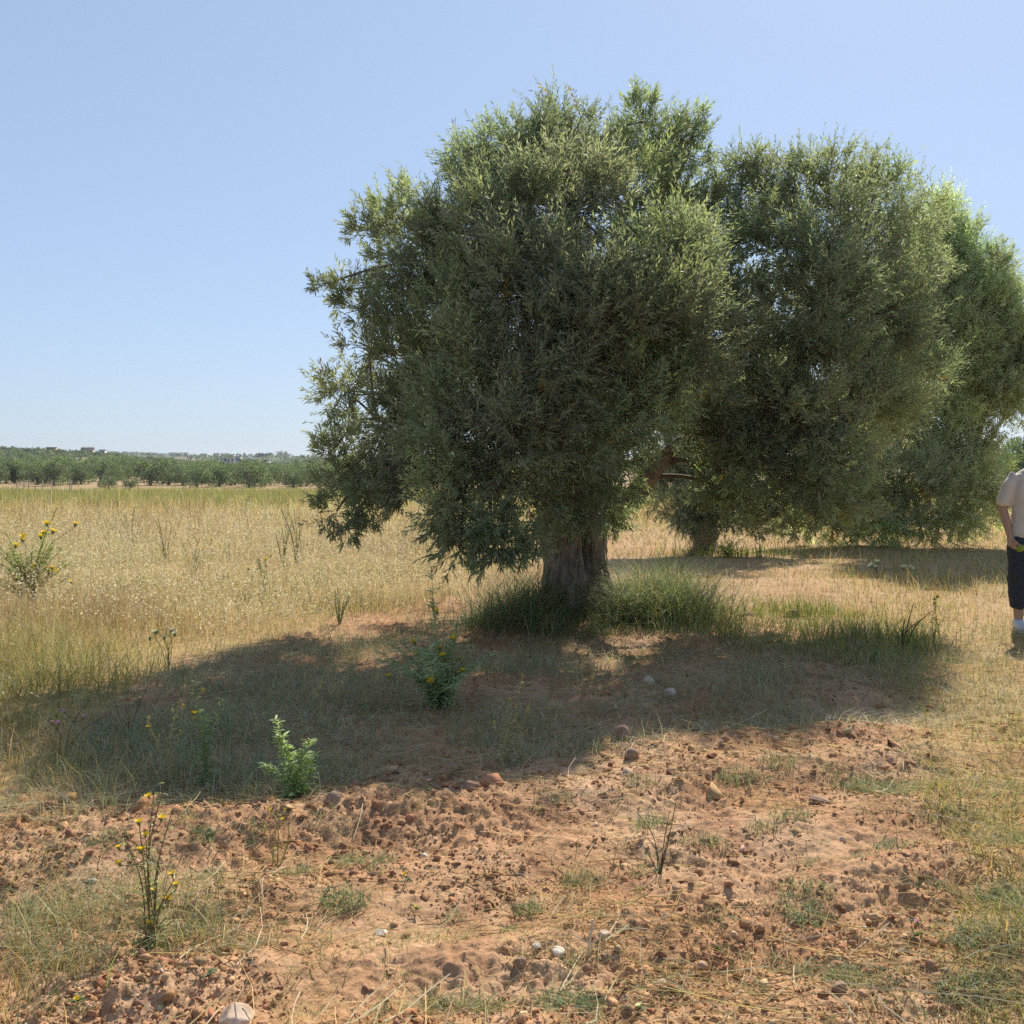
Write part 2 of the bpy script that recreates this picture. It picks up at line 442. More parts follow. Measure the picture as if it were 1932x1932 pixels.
    def base(x, y):
        r = np.hypot((x - TREE[0] - .05) / 1.3, (y - TREE[1] + .55) / .9)
        return S(1.15, .5, r)
    n0 = 21000; a = R.random(n0) * 6.28; q = np.sqrt(R.random(n0))
    x = TREE[0] + .05 + np.cos(a) * q * 1.7; y = TREE[1] - .5 + np.sin(a) * q * 1.2
    k = (R.random(n0) < base(x, y) * np.clip(.35 + 1.5 * fbm(x * 2.2, y * 2.2, 2, 130), .04, 1)) & (np.hypot(x - TREE[0], y - TREE[1]) > .26)
    p = np.stack([x[k], y[k], gz(x[k], y[k])], -1)
    add_grass(s, p, .10, .46, .0055, [(.17, .23, .10), (.14, .19, .08), (.24, .28, .13), OLIVEST, STRAW], [4, 2, 3, 2, 1.6], (.3, 1.8), 12, 4, .25, True, np.clip(.85 + 1.1 * fbm(p[:, 0] * 2.4, p[:, 1] * 2.4, 2, 131), .4, 1.8))
    # tall arching grass to the right of the trunk
    x = np.concatenate([R.normal(TREE[0] + .78, .27, 2700), R.normal(TREE[0] - .45, .27, 1300)]); y = R.normal(TREE[1] - .42, .32, 4000)
    p = np.stack([x, y, gz(x, y)], -1)
    add_grass(s, p, .25, .74, .006, [(.17, .23, .10), (.14, .19, .08), (.24, .28, .12), OLIVEST, STRAW], [4, 2, 3, 2, 1], (.3, 1.5), 12, 4, .2)
    def strip(x, y):
        px, py = pix(x, y)
        e = ((px - 1560) / 230) ** 2 + ((py - 1205) / 52) ** 2
        e2 = ((px - 1420) / 140) ** 2 + ((py - 1175) / 26) ** 2
        e3 = ((px - 1640) / 120) ** 2 + ((py - 1225) / 45) ** 2
        return np.clip(S(1.3, .5, e) * .8 + S(1.3, .5, e2) + S(1.2, .4, e3), 0, 1) * np.clip(.7 + .7 * fbm(x * 1.3, y * 1.3, 2, 97), .05, 1)
    p = scatter(42000, 7.2, 11, strip, power=1)
    add_grass(s, p, .06, .22, .006, [GREEN, YGREEN, (.18, .23, .06)], [3, 3, 3], (.15, .8), 12)
    def beside(x, y):
        return S(1.2, .3, np.hypot((x - 3.6) / 1.3, (y - 16.6) / .9))
    p = scatter(16000, 14, 19, beside, power=1)
    add_grass(s, p, .12, .34, .009, [YGREEN, GREEN, (.24, .32, .05)], [3, 2, 3], (.1, .7), 12)
    # tufts on bare soil
    def tuft(cx, cy, r, n, hmax, cols, wts):
        a = R.random(n) * 6.28; q = r * np.sqrt(R.random(n)); x = cx + np.cos(a) * q; y = cy + np.sin(a) * q * .8
        p = np.stack([x, y, gz(x, y) + .004], -1)
        add_grass(s, p, hmax * .35, hmax, .0032, cols, wts, (.4, 1.5), 20, 3, .2, False)
    GG = [(.22, .27, .15), (.17, .24, .09), (.30, .30, .13), (.40, .33, .17)]
    for (px, py, rp, n) in [(690, 1610, 60, 230), (650, 1690, 50, 160), (1690, 1500, 85, 420), (1610, 1490, 50, 180), (1740, 1490, 60, 220), (1400, 1490, 45, 160), (1470, 1470, 40, 130), (1690, 1610, 45, 200),
                            (1540, 1640, 40, 120), (1520, 1700, 55, 160), (1640, 1850, 75, 260), (1560, 1830, 60, 170), (1520, 1730, 40, 110), (1860, 1800, 70, 260), (1890, 1870, 70, 280), (1820, 1880, 60, 200),
                            (1070, 1880, 55, 220), (1100, 1900, 40, 130), (1240, 1870, 50, 150), (900, 1900, 45, 140), (820, 1890, 40, 110), (740, 1910, 40, 100), (1230, 1560, 40, 120), (1100, 1650, 45, 150), (1000, 1700, 30, 60),
                            (380, 1590, 30, 90), (90, 1590, 60, 160), (200, 1600, 40, 110), (400, 1640, 26, 90), (620, 1560, 40, 120), (480, 1580, 40, 120), (560, 1640, 35, 90), (870, 1480, 45, 180), (960, 1460, 40, 150),
                            (1330, 1600, 45, 110), (1440, 1580, 35, 100), (1760, 1700, 50, 150), (1800, 1560, 60, 200), (1880, 1500, 60, 260), (1900, 1620, 60, 260), (1900, 1720, 50, 200), (1210, 1500, 35, 100), (60, 1690, 60, 160), (1490, 1560, 40, 90)]:
        d = gdepth(py); q = at(px, py, d)
        tuft(q[0], q[1], rp / PX * d, int(n * 1.25), R.uniform(.05, .10), GG, R.dirichlet([3, 2, 2, 1.2]))
    for _ in range(150):
        yy = 2.6 * (6.2 / 2.6) ** R.random(); xx = yy * R.uniform(-.5, .52)
        if yy < berm(xx) + .3: tuft(xx, yy, R.uniform(.02, .10), int(R.uniform(8, 60)), R.uniform(.03, .08), GG, R.dirichlet([2, 1.6, 2, 2]))
    def dry(x, y):
        px, py = pix(x, y)
        return np.clip(-.05 + .95 * fbm(x * 1.4, y * 1.4, 3, 120) + .35 * S(1400, 1900, px) + .3 * S(600, 200, px), 0, 1) * (y < berm(x) + .2)
    p = scatter(110000, 2.4, 6.6, dry, power=1.2)
    add_grass(s, p, .012, .055, .0026, [STRAW, OLIVEST, (.36, .36, .14), (.27, .31, .14), GOLD], [4, 3, 3, 2.4, 2], (.5, 2.0), 20, 3, .2)
    # thin tangle at lower left
    def ll(x, y):
        px, py = pix(x, y)
        e = np.hypot((px - 200) / 330, (py - 1750) / 130)
        return S(1.15, .35, e) * np.clip(.6 + .8 * fbm(x * 2.2, y * 2.2, 2, 99), 0, 1)
    p = scatter(95000, 2.5, 4.6, ll, power=1)
    add_grass(s, p, .05, .24, .0026, [STRAW, OLIVEST, GREYG, PALE, GREEN], [3, 3, 3.4, 1.4, 1.4], (.4, 1.6), 20, 4, .2)
    def lm(x, y):
        px, py = pix(x, y)
        return np.clip(S(1.2, .4, np.hypot((px - 110) / 200, (py - 1480) / 60)) + S(1.2, .4, np.hypot((px - 30) / 130, (py - 1900) / 70)) * .5, 0, 1)
    p = scatter(40000, 2.5, 6, lm, power=1)
    add_grass(s, p, .06, .24, .003, [STRAW, OLIVEST, GOLD, GREYG], [4, 3, 2, 2], (.3, 1.3), 20)
    tag(s.obj('green_grass', MAT_GRASS), 'green and grey grass tufts under the olive tree and on the bare soil', 'grass', kind='stuff')
    # straw lying on the soil
    s = Soup()
    n = 30000
    p = scatter(n, 2.3, 9.5, lambda x, y: (1 - field(x, y)) * np.clip(.45 + .9 * fbm(x * .9, y * .9, 2, 101), .05, 1), power=1.5)
    m = len(p); L = R.gamma(2, .055, m) + .03; az = R.random(m) * 6.283; bend = R.normal(0, .35, m); el = np.abs(R.normal(0, .12, m))
    w = R.uniform(.0012, .0032, m)
    V = np.zeros((m, 8, 3)); d = np.stack([np.cos(az), np.sin(az), el], -1); sd = np.stack([-np.sin(az), np.cos(az), 0 * az], -1)
    for k in range(4):
        t = k / 3
        c = p + d * (L * t)[:, None] + sd * (L * bend * t * t)[:, None]
        c[:, 2] = np.maximum(gz(c[:, 0], c[:, 1]) + micro(c[:, 0], c[:, 1]) + .012, c[:, 2])
        V[:, 2 * k] = c - sd * w[:, None] * .5 - [0, 0, .0008]; V[:, 2 * k + 1] = c + sd * w[:, None] * .5 + np.array([0, 0, 1]) * w[:, None] * .5
    s.add(V, [[0, 1, 3, 2], [2, 3, 5, 4], [4, 5, 7, 6]], pal(m, [STRAW, PALE, BROWN, (.48, .35, .18)], [4, 2, 1, 3]))
    tag(s.obj('straw_litter', MAT_GRASS), 'loose straw and dead stalks lying on the soil', 'straw', kind='stuff')
    # crumbs and clods of earth
    s = Soup()
    def cl(x, y):
        bm_ = np.exp(-((y - berm(x) + .05) / .5) ** 2)
        pat = np.clip(.32 + .85 * fbm(x / .7, y / .7, 3, 40), .03, 1)
        return np.clip(soilness(x, y) ** 2 * np.maximum(pat, .6 * bm_), 0, 1)
    def clods(n, smin, smax, a, y0, y1, sub, power, rho=cl):
        v0, f0 = ico(0) if sub == 0 else ico(1)
        p = scatter(n, y0, y1, rho, power=power); m = len(p)
        r = smin * (1 - R.random(m) * (1 - (smin / smax) ** a)) ** (-1 / a)
        rad = 1 + R.normal(0, .40, (m, len(v0)))
        v = v0[None] * rad[..., None] * (R.uniform(.45, 1.2, (m, 1, 3)))
        v = np.einsum('mij,mkj->mki', rot_rand(m, R), v) * r[:, None, None]
        v[..., 2] *= .8
        p[:, 2] += micro(p[:, 0], p[:, 1]) + r * .05
        c = pal(m, [(.40, .22, .12), (.44, .27, .15), (.34, .18, .095), (.50, .35, .22)], [4, 3, 2, 1], .12)
        s.add(v + p[:, None], f0, c)
    clods(150000, .003, .022, 1.8, 2.2, 9, 0, 1.7)
    clods(2600, .009, .028, 2.2, 2.3, 9.5, 0, 1.4)
    clods(1900, .016, .050, 2.6, 4.0, 8.5, 0, 1.0, lambda x, y: np.clip(np.exp(-((y - berm(x) - .1) / .45) ** 2) + .7 * S(950, 1200, pix(x, y)[0]) * S(1750, 1600, pix(x, y)[0]) * S(.0, .3, y - berm(x)) * (1 - field(x, y)), 0, 1))
    tag(s.obj('soil_clods', MAT_SOIL), 'crumbly red brown clods of turned earth', 'soil', kind='stuff')
    # far yellow-green crop strip
    s = Soup()
    def gs(x, y):
        az = x / y
        lo = 34 + 4 * perlin(x * .05, x * 0 + 2, 110)
        return S(lo - 1, lo + 1, y) * S(96 + 10 * S(-.36, -.30, az), 90, y) * np.clip(.6 + .9 * fbm(x * .12, y * .12, 3, 111), .05, 1)
    p = scatter(110000, 28, 106, gs, wedge=.6, power=.9)
    add_grass(s, p, .18, .5, .022, [(.31, .29, .10), (.26, .27, .09), (.42, .36, .16), (.27, .24, .11)], [4, 3, 3, 1.5], (.05, .5), 45)
    p = scatter(30000, 85, 150, lambda x, y: np.clip(.4 + .7 * perlin(x * .15, y * .15, 112), .05, 1), wedge=.6, power=.6)
    add_grass(s, p, .2, .75, .03, [STRAW, BROWN, OLIVEST, (.30, .31, .10)], [4, 2, 2, 2], (.05, .5), 80, 3, 0, True, np.clip(.5 + 1.2 * fbm(p[:, 0] * .08, p[:, 1] * .1, 2, 143), .2, 1.4))
    tag(s.obj('crop_strip', MAT_GRASS), 'yellow green strip of tall growth between dry meadow and olive grove', 'crop', kind='stuff')

# ------------------------------------------------------------------ tubes and trees
def tube(s, pts, rad, seg=10, col=(.2, .16, .12), rough=0., seed=0, cap=True):
    pts = np.array(pts, float); rad = np.array(rad, float); n = len(pts)
    tan = norm(np.gradient(pts, axis=0))
    ref = np.array([0., 1., 0.]) if abs(tan[0][1]) < .8 else np.array([1., 0., 0.])
    V = np.zeros((n, seg, 3)); a = np.arange(seg) / seg * 6.28318
    u = norm(np.cross(tan[0], ref))
    for i in range(n):
        u = norm(u - tan[i] * np.dot(u, tan[i])); w = np.cross(tan[i], u)
        rr = rad[i] * (1 + rough * perlin(np.cos(a) * 1.7 + seed, np.sin(a) * 1.7 + i * .35 + seed, 3))
        V[i] = pts[i] + u * (np.cos(a) * rr)[:, None] + w * (np.sin(a) * rr)[:, None]
    F = []
    for i in range(n - 1):
        for j in range(seg):
            k = (j + 1) % seg
            F.append([i * seg + j, i * seg + k, (i + 1) * seg + k, (i + 1) * seg + j])
    V = V.reshape(-1, 3)
    s.add(V, np.array(F), np.array(col))
    if cap:
        s.add(np.concatenate([V[-seg:], pts[-1:] + tan[-1] * rad[-1] * .5]), np.array([[j, (j + 1) % seg, seg] for j in range(seg)]), np.array(col))

def spline(P, n):
    P = np.array(P, float); P = np.concatenate([[2 * P[0] - P[1]], P, [2 * P[-1] - P[-2]]])
    m = len(P) - 3; out = []
    for t in np.linspace(0, m - 1e-6, n):
        i = int(t); f = t - i; a, b, c, d = P[i:i + 4]
        out.append(.5 * ((2 * b) + (-a + c) * f + (2 * a - 5 * b + 4 * c - d) * f * f + (-a + 3 * b - 3 * c + d) * f ** 3))
    return np.array(out)

def leaves_on_shoots(s, o, d, L, K, ll, wr, cols, r, bend=.12):
    n = len(o)
    ref = norm(r.normal(size=(n, 3))); u = norm(np.cross(d, ref)); v = np.cross(d, u)
    ph0 = r.random(n) * 6.28
    for k in range(K):
        t = (k + .6) / K
        p = o + d * (L * t)[:, None] + np.array([0, 0, 1]) * (bend * L * t * t)[:, None]
        for half in (0, 1):
            ph = ph0 + k * 1.5708 + half * 3.14159 + r.normal(0, .3, n)
            th = r.uniform(.4, 1.15, n) * (1.1 - .45 * t)
            a = norm(d * np.cos(th)[:, None] + (u * np.cos(ph)[:, None] + v * np.sin(ph)[:, None]) * np.sin(th)[:, None])
            sd = norm(np.cross(a, d) + r.normal(0, .35, (n, 3)))
            l = (ll * r.uniform(.65, 1.15, n) * (1 - .45 * t * t))[:, None]; w = l * wr * r.uniform(.8, 1.2, (n, 1))
            m = p + a * l * .48
            tip = p + a * l - np.array([0, 0, 1]) * l * r.uniform(-.02, .12, (n, 1))
            V = np.stack([p, m + sd * w * .5, tip, m - sd * w * .5], 1)
            s.add(V, [[0, 1, 2, 3]], cols * (1 + r.normal(0, .15, (n, 1))))

def olive(name, label, base, trunk_fn, clumps, limbs, seed, shoots=16000, K=12, ll=.07, wr=.2, group=None, inner=.24, tint=1., Lr=(.13, .33), hang=None, twig_share=.3):
    """clumps: (x, y, z, r); limbs: list of (points, r0, r1). Everything in world space, parented to an Empty at the base"""
    r = np.random.default_rng(seed)
    root = empty(name, base, label, 'tree', group)
    B = np.array(base)
    C = np.array(clumps, float)
    trunk_fn(root)
    # limbs, each its own part
    ends = []
    for (P, r0, r1) in limbs:
        s = Soup(); Q = spline(P, 5 * len(P)); rad = np.linspace(r0, r1, len(Q)) * (1 + .10 * np.sin(np.arange(len(Q)) * 1.3 + seed))
        tube(s, Q - B, rad, 14, (.2, .15, .1), .35, seed + len(ends))
        s.obj('limb', MAT_BARK2, root, True)
        ends += [(q, rr) for q, rr in zip(Q, rad)][2:]
    EP = np.array([e[0] for e in ends]); ER = np.array([e[1] for e in ends])
    tw = Soup()
    for c in C:
        cc = c[:3]
        dd = np.linalg.norm(EP - cc, axis=1) + .5 * np.maximum(EP[:, 2] - cc[2] - .1, 0)
        i = int(np.argmin(dd)); a = EP[i]
        mid = (a + cc) / 2 + r.normal(0, .10, 3) + [0, 0, .08]
        Q = spline([a, mid, cc], 9)
        tube(tw, Q - B, np.linspace(min(ER[i] * .6, .028), .007, 9), 6, (.2, .15, .1), .2, i)
    # shoots
    wgt = C[:, 3] ** 2 / C[:, 1] ** 1.2; idx = r.choice(len(C), shoots, p=wgt / wgt.sum())
    cc = C[idx, :3]; rr = C[idx, 3]
    w = norm(r.normal(size=(shoots, 3)))
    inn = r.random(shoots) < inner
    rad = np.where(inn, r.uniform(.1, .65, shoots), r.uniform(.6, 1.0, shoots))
    # keep shoots of one sprig together: a few sprigs per clump
    nsp = 13
    sprig = norm(r.normal(size=(len(C), nsp, 3)))
    j = r.integers(0, nsp, shoots)
    w = np.where(inn[:, None], w, norm(sprig[idx, j] + .19 * r.normal(size=(shoots, 3))))
    o = cc + w * (rr * rad)[:, None]
    down = np.zeros(shoots) if hang is None else S(hang[1], hang[0], o[:, 2])
    d = norm(w * .75 + np.array([0, 0, 1]) * (.52 - .95 * down)[:, None] + .5 * r.normal(size=(shoots, 3)))
    L = r.uniform(*Lr, shoots) * np.where(inn, .9, 1) * np.where(r.random(shoots) < .06, 1.6, 1) * np.clip(rr / .42, .55, 1)
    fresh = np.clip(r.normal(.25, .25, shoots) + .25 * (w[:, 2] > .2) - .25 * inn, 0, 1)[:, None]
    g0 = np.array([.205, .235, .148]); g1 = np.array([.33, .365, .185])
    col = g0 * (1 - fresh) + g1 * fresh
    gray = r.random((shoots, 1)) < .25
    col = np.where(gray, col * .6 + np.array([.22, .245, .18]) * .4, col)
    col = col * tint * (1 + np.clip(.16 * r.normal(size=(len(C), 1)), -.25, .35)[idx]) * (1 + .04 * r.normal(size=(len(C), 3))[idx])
    rust = r.random(shoots) < .006
    col[rust] = [.30, .19, .05]
    s = Soup()
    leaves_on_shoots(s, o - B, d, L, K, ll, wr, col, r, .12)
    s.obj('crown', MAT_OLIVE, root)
    # twigs
    side = norm(np.cross(d, r.normal(size=(shoots, 3)))) * .0022
    a = o - B; b = a + d * L[:, None] + np.array([0, 0, 1]) * (.12 * L)[:, None]; m_ = (a + b) / 2 - np.array([0, 0, 1]) * (.03 * L)[:, None]
    V = np.stack([a - side, a + side, m_ - side * .7, m_ + side * .7, b - side * .3, b + side * .3], 1)
    tw.add(V, [[0, 1, 3, 2], [2, 3, 5, 4]], np.array([.2, .16, .1]))
    k = np.where(r.random(shoots) < twig_share)[0]
    a = cc[k] - B + w[k] * .03; b = o[k] - B; m_ = (a + b) / 2 + r.normal(0, .05, a.shape)
    for off in (0, 1):
        sd = norm(np.cross(b - a, r.normal(size=a.shape))) * .004
        V = np.stack([a - sd, a + sd, m_ - sd * .8, m_ + sd * .8, b - sd * .5, b + sd * .5], 1)
        tw.add(V, [[0, 1, 3, 2], [2, 3, 5, 4]], np.array([.2, .16, .1]))
    tw.obj('twigs', MAT_TWIG, root)
    return root

def px_clumps(lst, dz=0., scale=1.0):
    out = []
    for (px, py, rp, d) in lst:
        q = at(px, py, d); out.append((q[0], q[1], q[2], rp / PX * d * scale))
    return out

def main_trunk(root):
    """gnarled olive bole, fluted, with a hollow on its right face"""
    s = Soup(); nz, na = 90, 120
    H = 1.45
    t = np.linspace(0, 1, nz)[:, None]; a = (np.arange(na) / na * 6.28318)[None]
    z = t * H - .12
    rad = np.interp(z, [-.12, 0, .12, .3, .5, .7, .9, 1.1, 1.33], [.46, .39, .33, .30, .285, .285, .31, .37, .36])
    twist = a + .35 * z
    fl = .13 * np.sin(3 * twist + .6) + .085 * np.sin(5 * twist + 2.1 + z) + .03 * np.sin(11 * twist + 3 * z)
    fl = fl + .16 * perlin(np.cos(a) * 2 + 0 * z + 5, np.sin(a) * 2 + z * 2.2, 7) + .10 * perlin(np.cos(a) * 6 + 9, np.sin(a) * 6 + z * 3.5, 8) + .05 * perlin(np.cos(a) * 16, np.sin(a) * 16 + z * 9, 9)
    # hollow: a vertical slot facing the viewer's right
    ac = -1.02 + .18 * (z - .55)
    da = np.angle(np.exp(1j * (a - ac)))
    hol = np.exp(-(da / .17) ** 2) * S(.30, .42, z) * S(1.0, .86, z)
    lip = np.exp(-((np.abs(da) - .36) / .13) ** 2) * S(.1, .3, z) * S(1.1, .9, z)
    for ka, kz, kr, kh in ((4.1, .35, .28, .22), (4.75, .75, .22, .20), (5.5, .22, .25, .22), (3.7, .95, .25, .20), (5.9, .95, .3, .25), (4.45, .12, .2, .18), (5.05, 1.05, .22, .2)):
        fl = fl + kh * np.exp(-((np.angle(np.exp(1j * (a - ka))) / kr) ** 2 + ((z - kz) / (kr * .55)) ** 2)) * (.8 + .4 * np.sin(a * 9 + z * 20))
    low = np.exp(-((a - 5.25) / .45) ** 2) * np.exp(-((z - .15) / .25) ** 2)
    rr = rad * (1 + fl - .62 * hol + .16 * lip + .15 * low)
    cx = .02 - .06 * np.sin(z * 1.6); cy = 0 * z
    X = cx + np.cos(a) * rr; Y = cy + np.sin(a) * rr; Z = z + 0 * a
    V = np.stack([X, Y, Z], -1).reshape(-1, 3); F = []
    for i in range(nz - 1):
        b = np.arange(na); k = (b + 1) % na
        F.append(np.stack([i * na + b, i * na + k, (i + 1) * na + k, (i + 1) * na + b], -1))
    s.add(V, np.concatenate(F), np.array([.2, .16, .12]))
    top = np.concatenate([V[-na:], [[.0, 0, H - .05]]])
    s.add(top, np.array([[j, (j + 1) % na, na] for j in range(na)]), np.array([.2, .16, .12]))
    s.obj('trunk', MAT_BARK, root, True)

def build_main_tree():
    x0, y0 = TREE; z0 = float(gz(x0, y0))
    F = []
    UP = [(1060, 270, 90, 10), (1000, 300, 80, 9.5), (930, 320, 85, 9.6), (890, 380, 95, 9.0), (1150, 300, 75, 10.5), (1230, 265, 80, 10), (1285, 275, 60, 10.3), (1300, 350, 60, 10), (1190, 380, 105, 9.4), (1080, 390, 120, 8.8),
          (960, 430, 115, 8.4), (830, 425, 80, 9.2), (760, 405, 62, 9.4), (700, 415, 45, 9.6), (725, 470, 40, 9.6), (820, 505, 85, 8.9), (1055, 225, 50, 10), (1215, 215, 50, 10), (1310, 230, 40, 10.3), (960, 250, 45, 9.6), (880, 290, 45, 9.6)]
    MID = [(650, 540, 34, 9.4), (610, 528, 20, 9.4), (690, 580, 55, 9.3), (770, 600, 85, 9.0), (870, 580, 105, 8.4), (990, 550, 120, 8.0), (1110, 530, 120, 8.0), (1230, 500, 110, 8.3), (1310, 480, 75, 8.8), (1330, 575, 80, 8.4),
           (1250, 610, 110, 7.9), (1130, 650, 120, 7.7), (1010, 680, 120, 7.6), (890, 690, 110, 8.0), (790, 700, 95, 8.6), (700, 660, 52, 9.2), (655, 735, 58, 9.2), (655, 815, 52, 9.1), (740, 800, 85, 8.6), (850, 820, 105, 7.9),
           (970, 810, 115, 7.6), (1090, 790, 115, 7.7), (1210, 740, 105, 7.9), (1300, 690, 95, 8.3)]
    LOW = [(690, 890, 62, 8.8), (635, 905, 36, 8.8), (635, 965, 36, 8.6), (700, 950, 44, 8.6), (655, 1000, 28, 8.5), (620, 860, 34, 9), (740, 930, 40, 8.5), (790, 890, 75, 8.4), (870, 930, 85, 7.9), (850, 985, 58, 7.7), (930, 1000, 60, 7.6), (985, 920, 85, 7.8), (1080, 900, 85, 8.2),
           (1040, 965, 52, 8.6), (1130, 945, 55, 8.8), (1165, 880, 66, 8.6), (1270, 780, 75, 9), (1330, 800, 60, 8.8), (1165, 975, 30, 9), (930, 1040, 40, 7.6), (870, 1030, 38, 7.6), (980, 1010, 50, 7.7), (1170, 800, 80, 8.4), (1335, 905, 40, 9.4)]
    RT = [(1400, 330, 60, 10), (1390, 400, 70, 9.8), (1480, 360, 75, 9.8), (1560, 360, 82, 9.6), (1640, 370, 78, 9.8), (1710, 390, 72, 10), (1755, 430, 42, 10.2), (1480, 450, 85, 9.2), (1570, 460, 105, 8.9), (1670, 470, 95, 9.2),
          (1745, 500, 60, 9.8), (1450, 560, 60, 10.4), (1540, 570, 105, 8.7), (1650, 580, 105, 8.8), (1755, 590, 85, 9.2), (1840, 570, 62, 9.3), (1865, 510, 34, 9.3), (1900, 600, 45, 9.3), (1420, 690, 85, 9.0), (1530, 680, 105, 8.6),
          (1640, 690, 105, 8.7), (1750, 690, 92, 9.0), (1850, 680, 80, 9.2), (1925, 690, 55, 9.4), (1800, 650, 75, 9.2), (1870, 605, 62, 9.2), (1910, 645, 50, 9.2), (1885, 735, 62, 9.2), (1800, 745, 66, 9.1), (1925, 740, 45, 9.2), (1830, 535, 50, 9.3), (1780, 530, 60, 9.4), (1890, 555, 42, 9.3), (1940, 620, 45, 9.3), (1410, 790, 85, 8.7), (1500, 790, 92, 8.5), (1600, 800, 92, 8.7), (1690, 790, 70, 9.0), (1400, 870, 62, 8.7), (1480, 890, 72, 8.6),
          (1560, 910, 72, 8.6), (1615, 945, 48, 8.7), (1340, 915, 42, 9), (1405, 945, 42, 9), (1480, 960, 52, 8.8), (1545, 980, 46, 8.7), (1560, 850, 85, 8.6), (1650, 760, 80, 8.8), (1775, 850, 48, 9.2), (1920, 770, 36, 9.3), (1845, 840, 36, 9.3), (1410, 290, 32, 10), (1540, 310, 40, 9.8), (1640, 315, 40, 9.8), (1345, 460, 62, 9.1), (1385, 530, 66, 8.9), (1375, 625, 76, 8.7), (1350, 390, 46, 9.6)]
    far_right = [c for c in RT if c[0] > 1740]; RT = [c for c in RT if c[0] <= 1740] + [(1745, 500, 50, 9.8), (1750, 690, 60, 9)]
    BK = [(850, 610, 90, 10.8), (1000, 490, 90, 11.0), (1150, 600, 100, 11.2), (1000, 750, 100, 11.0), (1250, 430, 80, 11.2), (1560, 540, 80, 11.0), (1650, 690, 80, 10.8), (1450, 740, 80, 10.8), (800, 780, 80, 10.4), (1180, 760, 90, 11.0)]
    def low_(l, back): return [(px, py + 14 * float(S(800, 300, py)), rp, d + back * (.3 + 1.6 * float(S(1570, 1750, px)))) for px, py, rp, d in l]
    clumps = px_clumps(low_(UP, 0) + low_(MID, 0) + LOW + low_(RT, 1) + low_(BK, 0))
    b = np.array([x0, y0, z0])
    tp = b + [0, 0, 1.15]
    limbs = [
        ([tp + [-.10, 0, 0], tp + [-.35, -.1, .5], at(950, 760, 9.4), at(890, 600, 9.3), at(850, 500, 9.3)], .17, .03),
        ([tp + [.0, .08, 0], tp + [.05, .2, .6], at(1100, 640, 10.2), at(1080, 450, 10.0), at(1075, 300, 10)], .17, .045),
        ([tp + [.10, -.05, -.28], at(1150, 975, 9.8), at(1195, 938, 9.65), at(1240, 880, 9.5), at(1300, 825, 9.5), at(1410, 760, 9.6), at(1530, 640, 9.9), at(1590, 520, 10.2)], .115, .025),
        ([tp + [.08, .1, .1], at(1170, 800, 10.3), at(1240, 600, 10.2), at(1235, 420, 10.1)], .14, .04),
        ([at(1300, 830, 9.5), at(1450, 790, 9.9), at(1580, 770, 9.9), at(1650, 745, 10.2), at(1700, 720, 10.4)], .085, .02),
        ([tp + [-.15, -.1, .05], at(960, 880, 9.0), at(850, 840, 8.7), at(760, 800, 8.8), at(710, 790, 9.1)], .10, .02),
        ([tp + [-.05, -.15, .1], at(1040, 830, 8.9), at(1000, 680, 8.4), at(990, 560, 8.4)], .11, .03),
        ([tp + [.1, -.12, .1], at(1160, 800, 8.8), at(1190, 660, 8.5), at(1210, 520, 8.6)], .11, .03)]
    olive('olive_tree', 'large old olive tree with gnarled hollow trunk standing in the middle of the picture', (x0, y0, z0), main_trunk, clumps, limbs, 11,
          shoots=22500, K=8, ll=.086, wr=.22, hang=(.6, 1.8))

def plain_trunk(h, r0, r1, bend, seed):
    def f(root):
        s = Soup(); P = spline([(0, 0, -.15), (bend * .3, 0, h * .35), (bend, 0, h)], 24)
        rad = np.linspace(0, 1, 24); rad = r0 * (1 - rad) + r1 * rad + r0 * .45 * np.exp(-np.linspace(0, 1, 24) * 9)
        tube(s, P, rad, 28, (.2, .16, .12), .45, seed)
        s.obj('trunk', MAT_BARK, root, True)
    return f

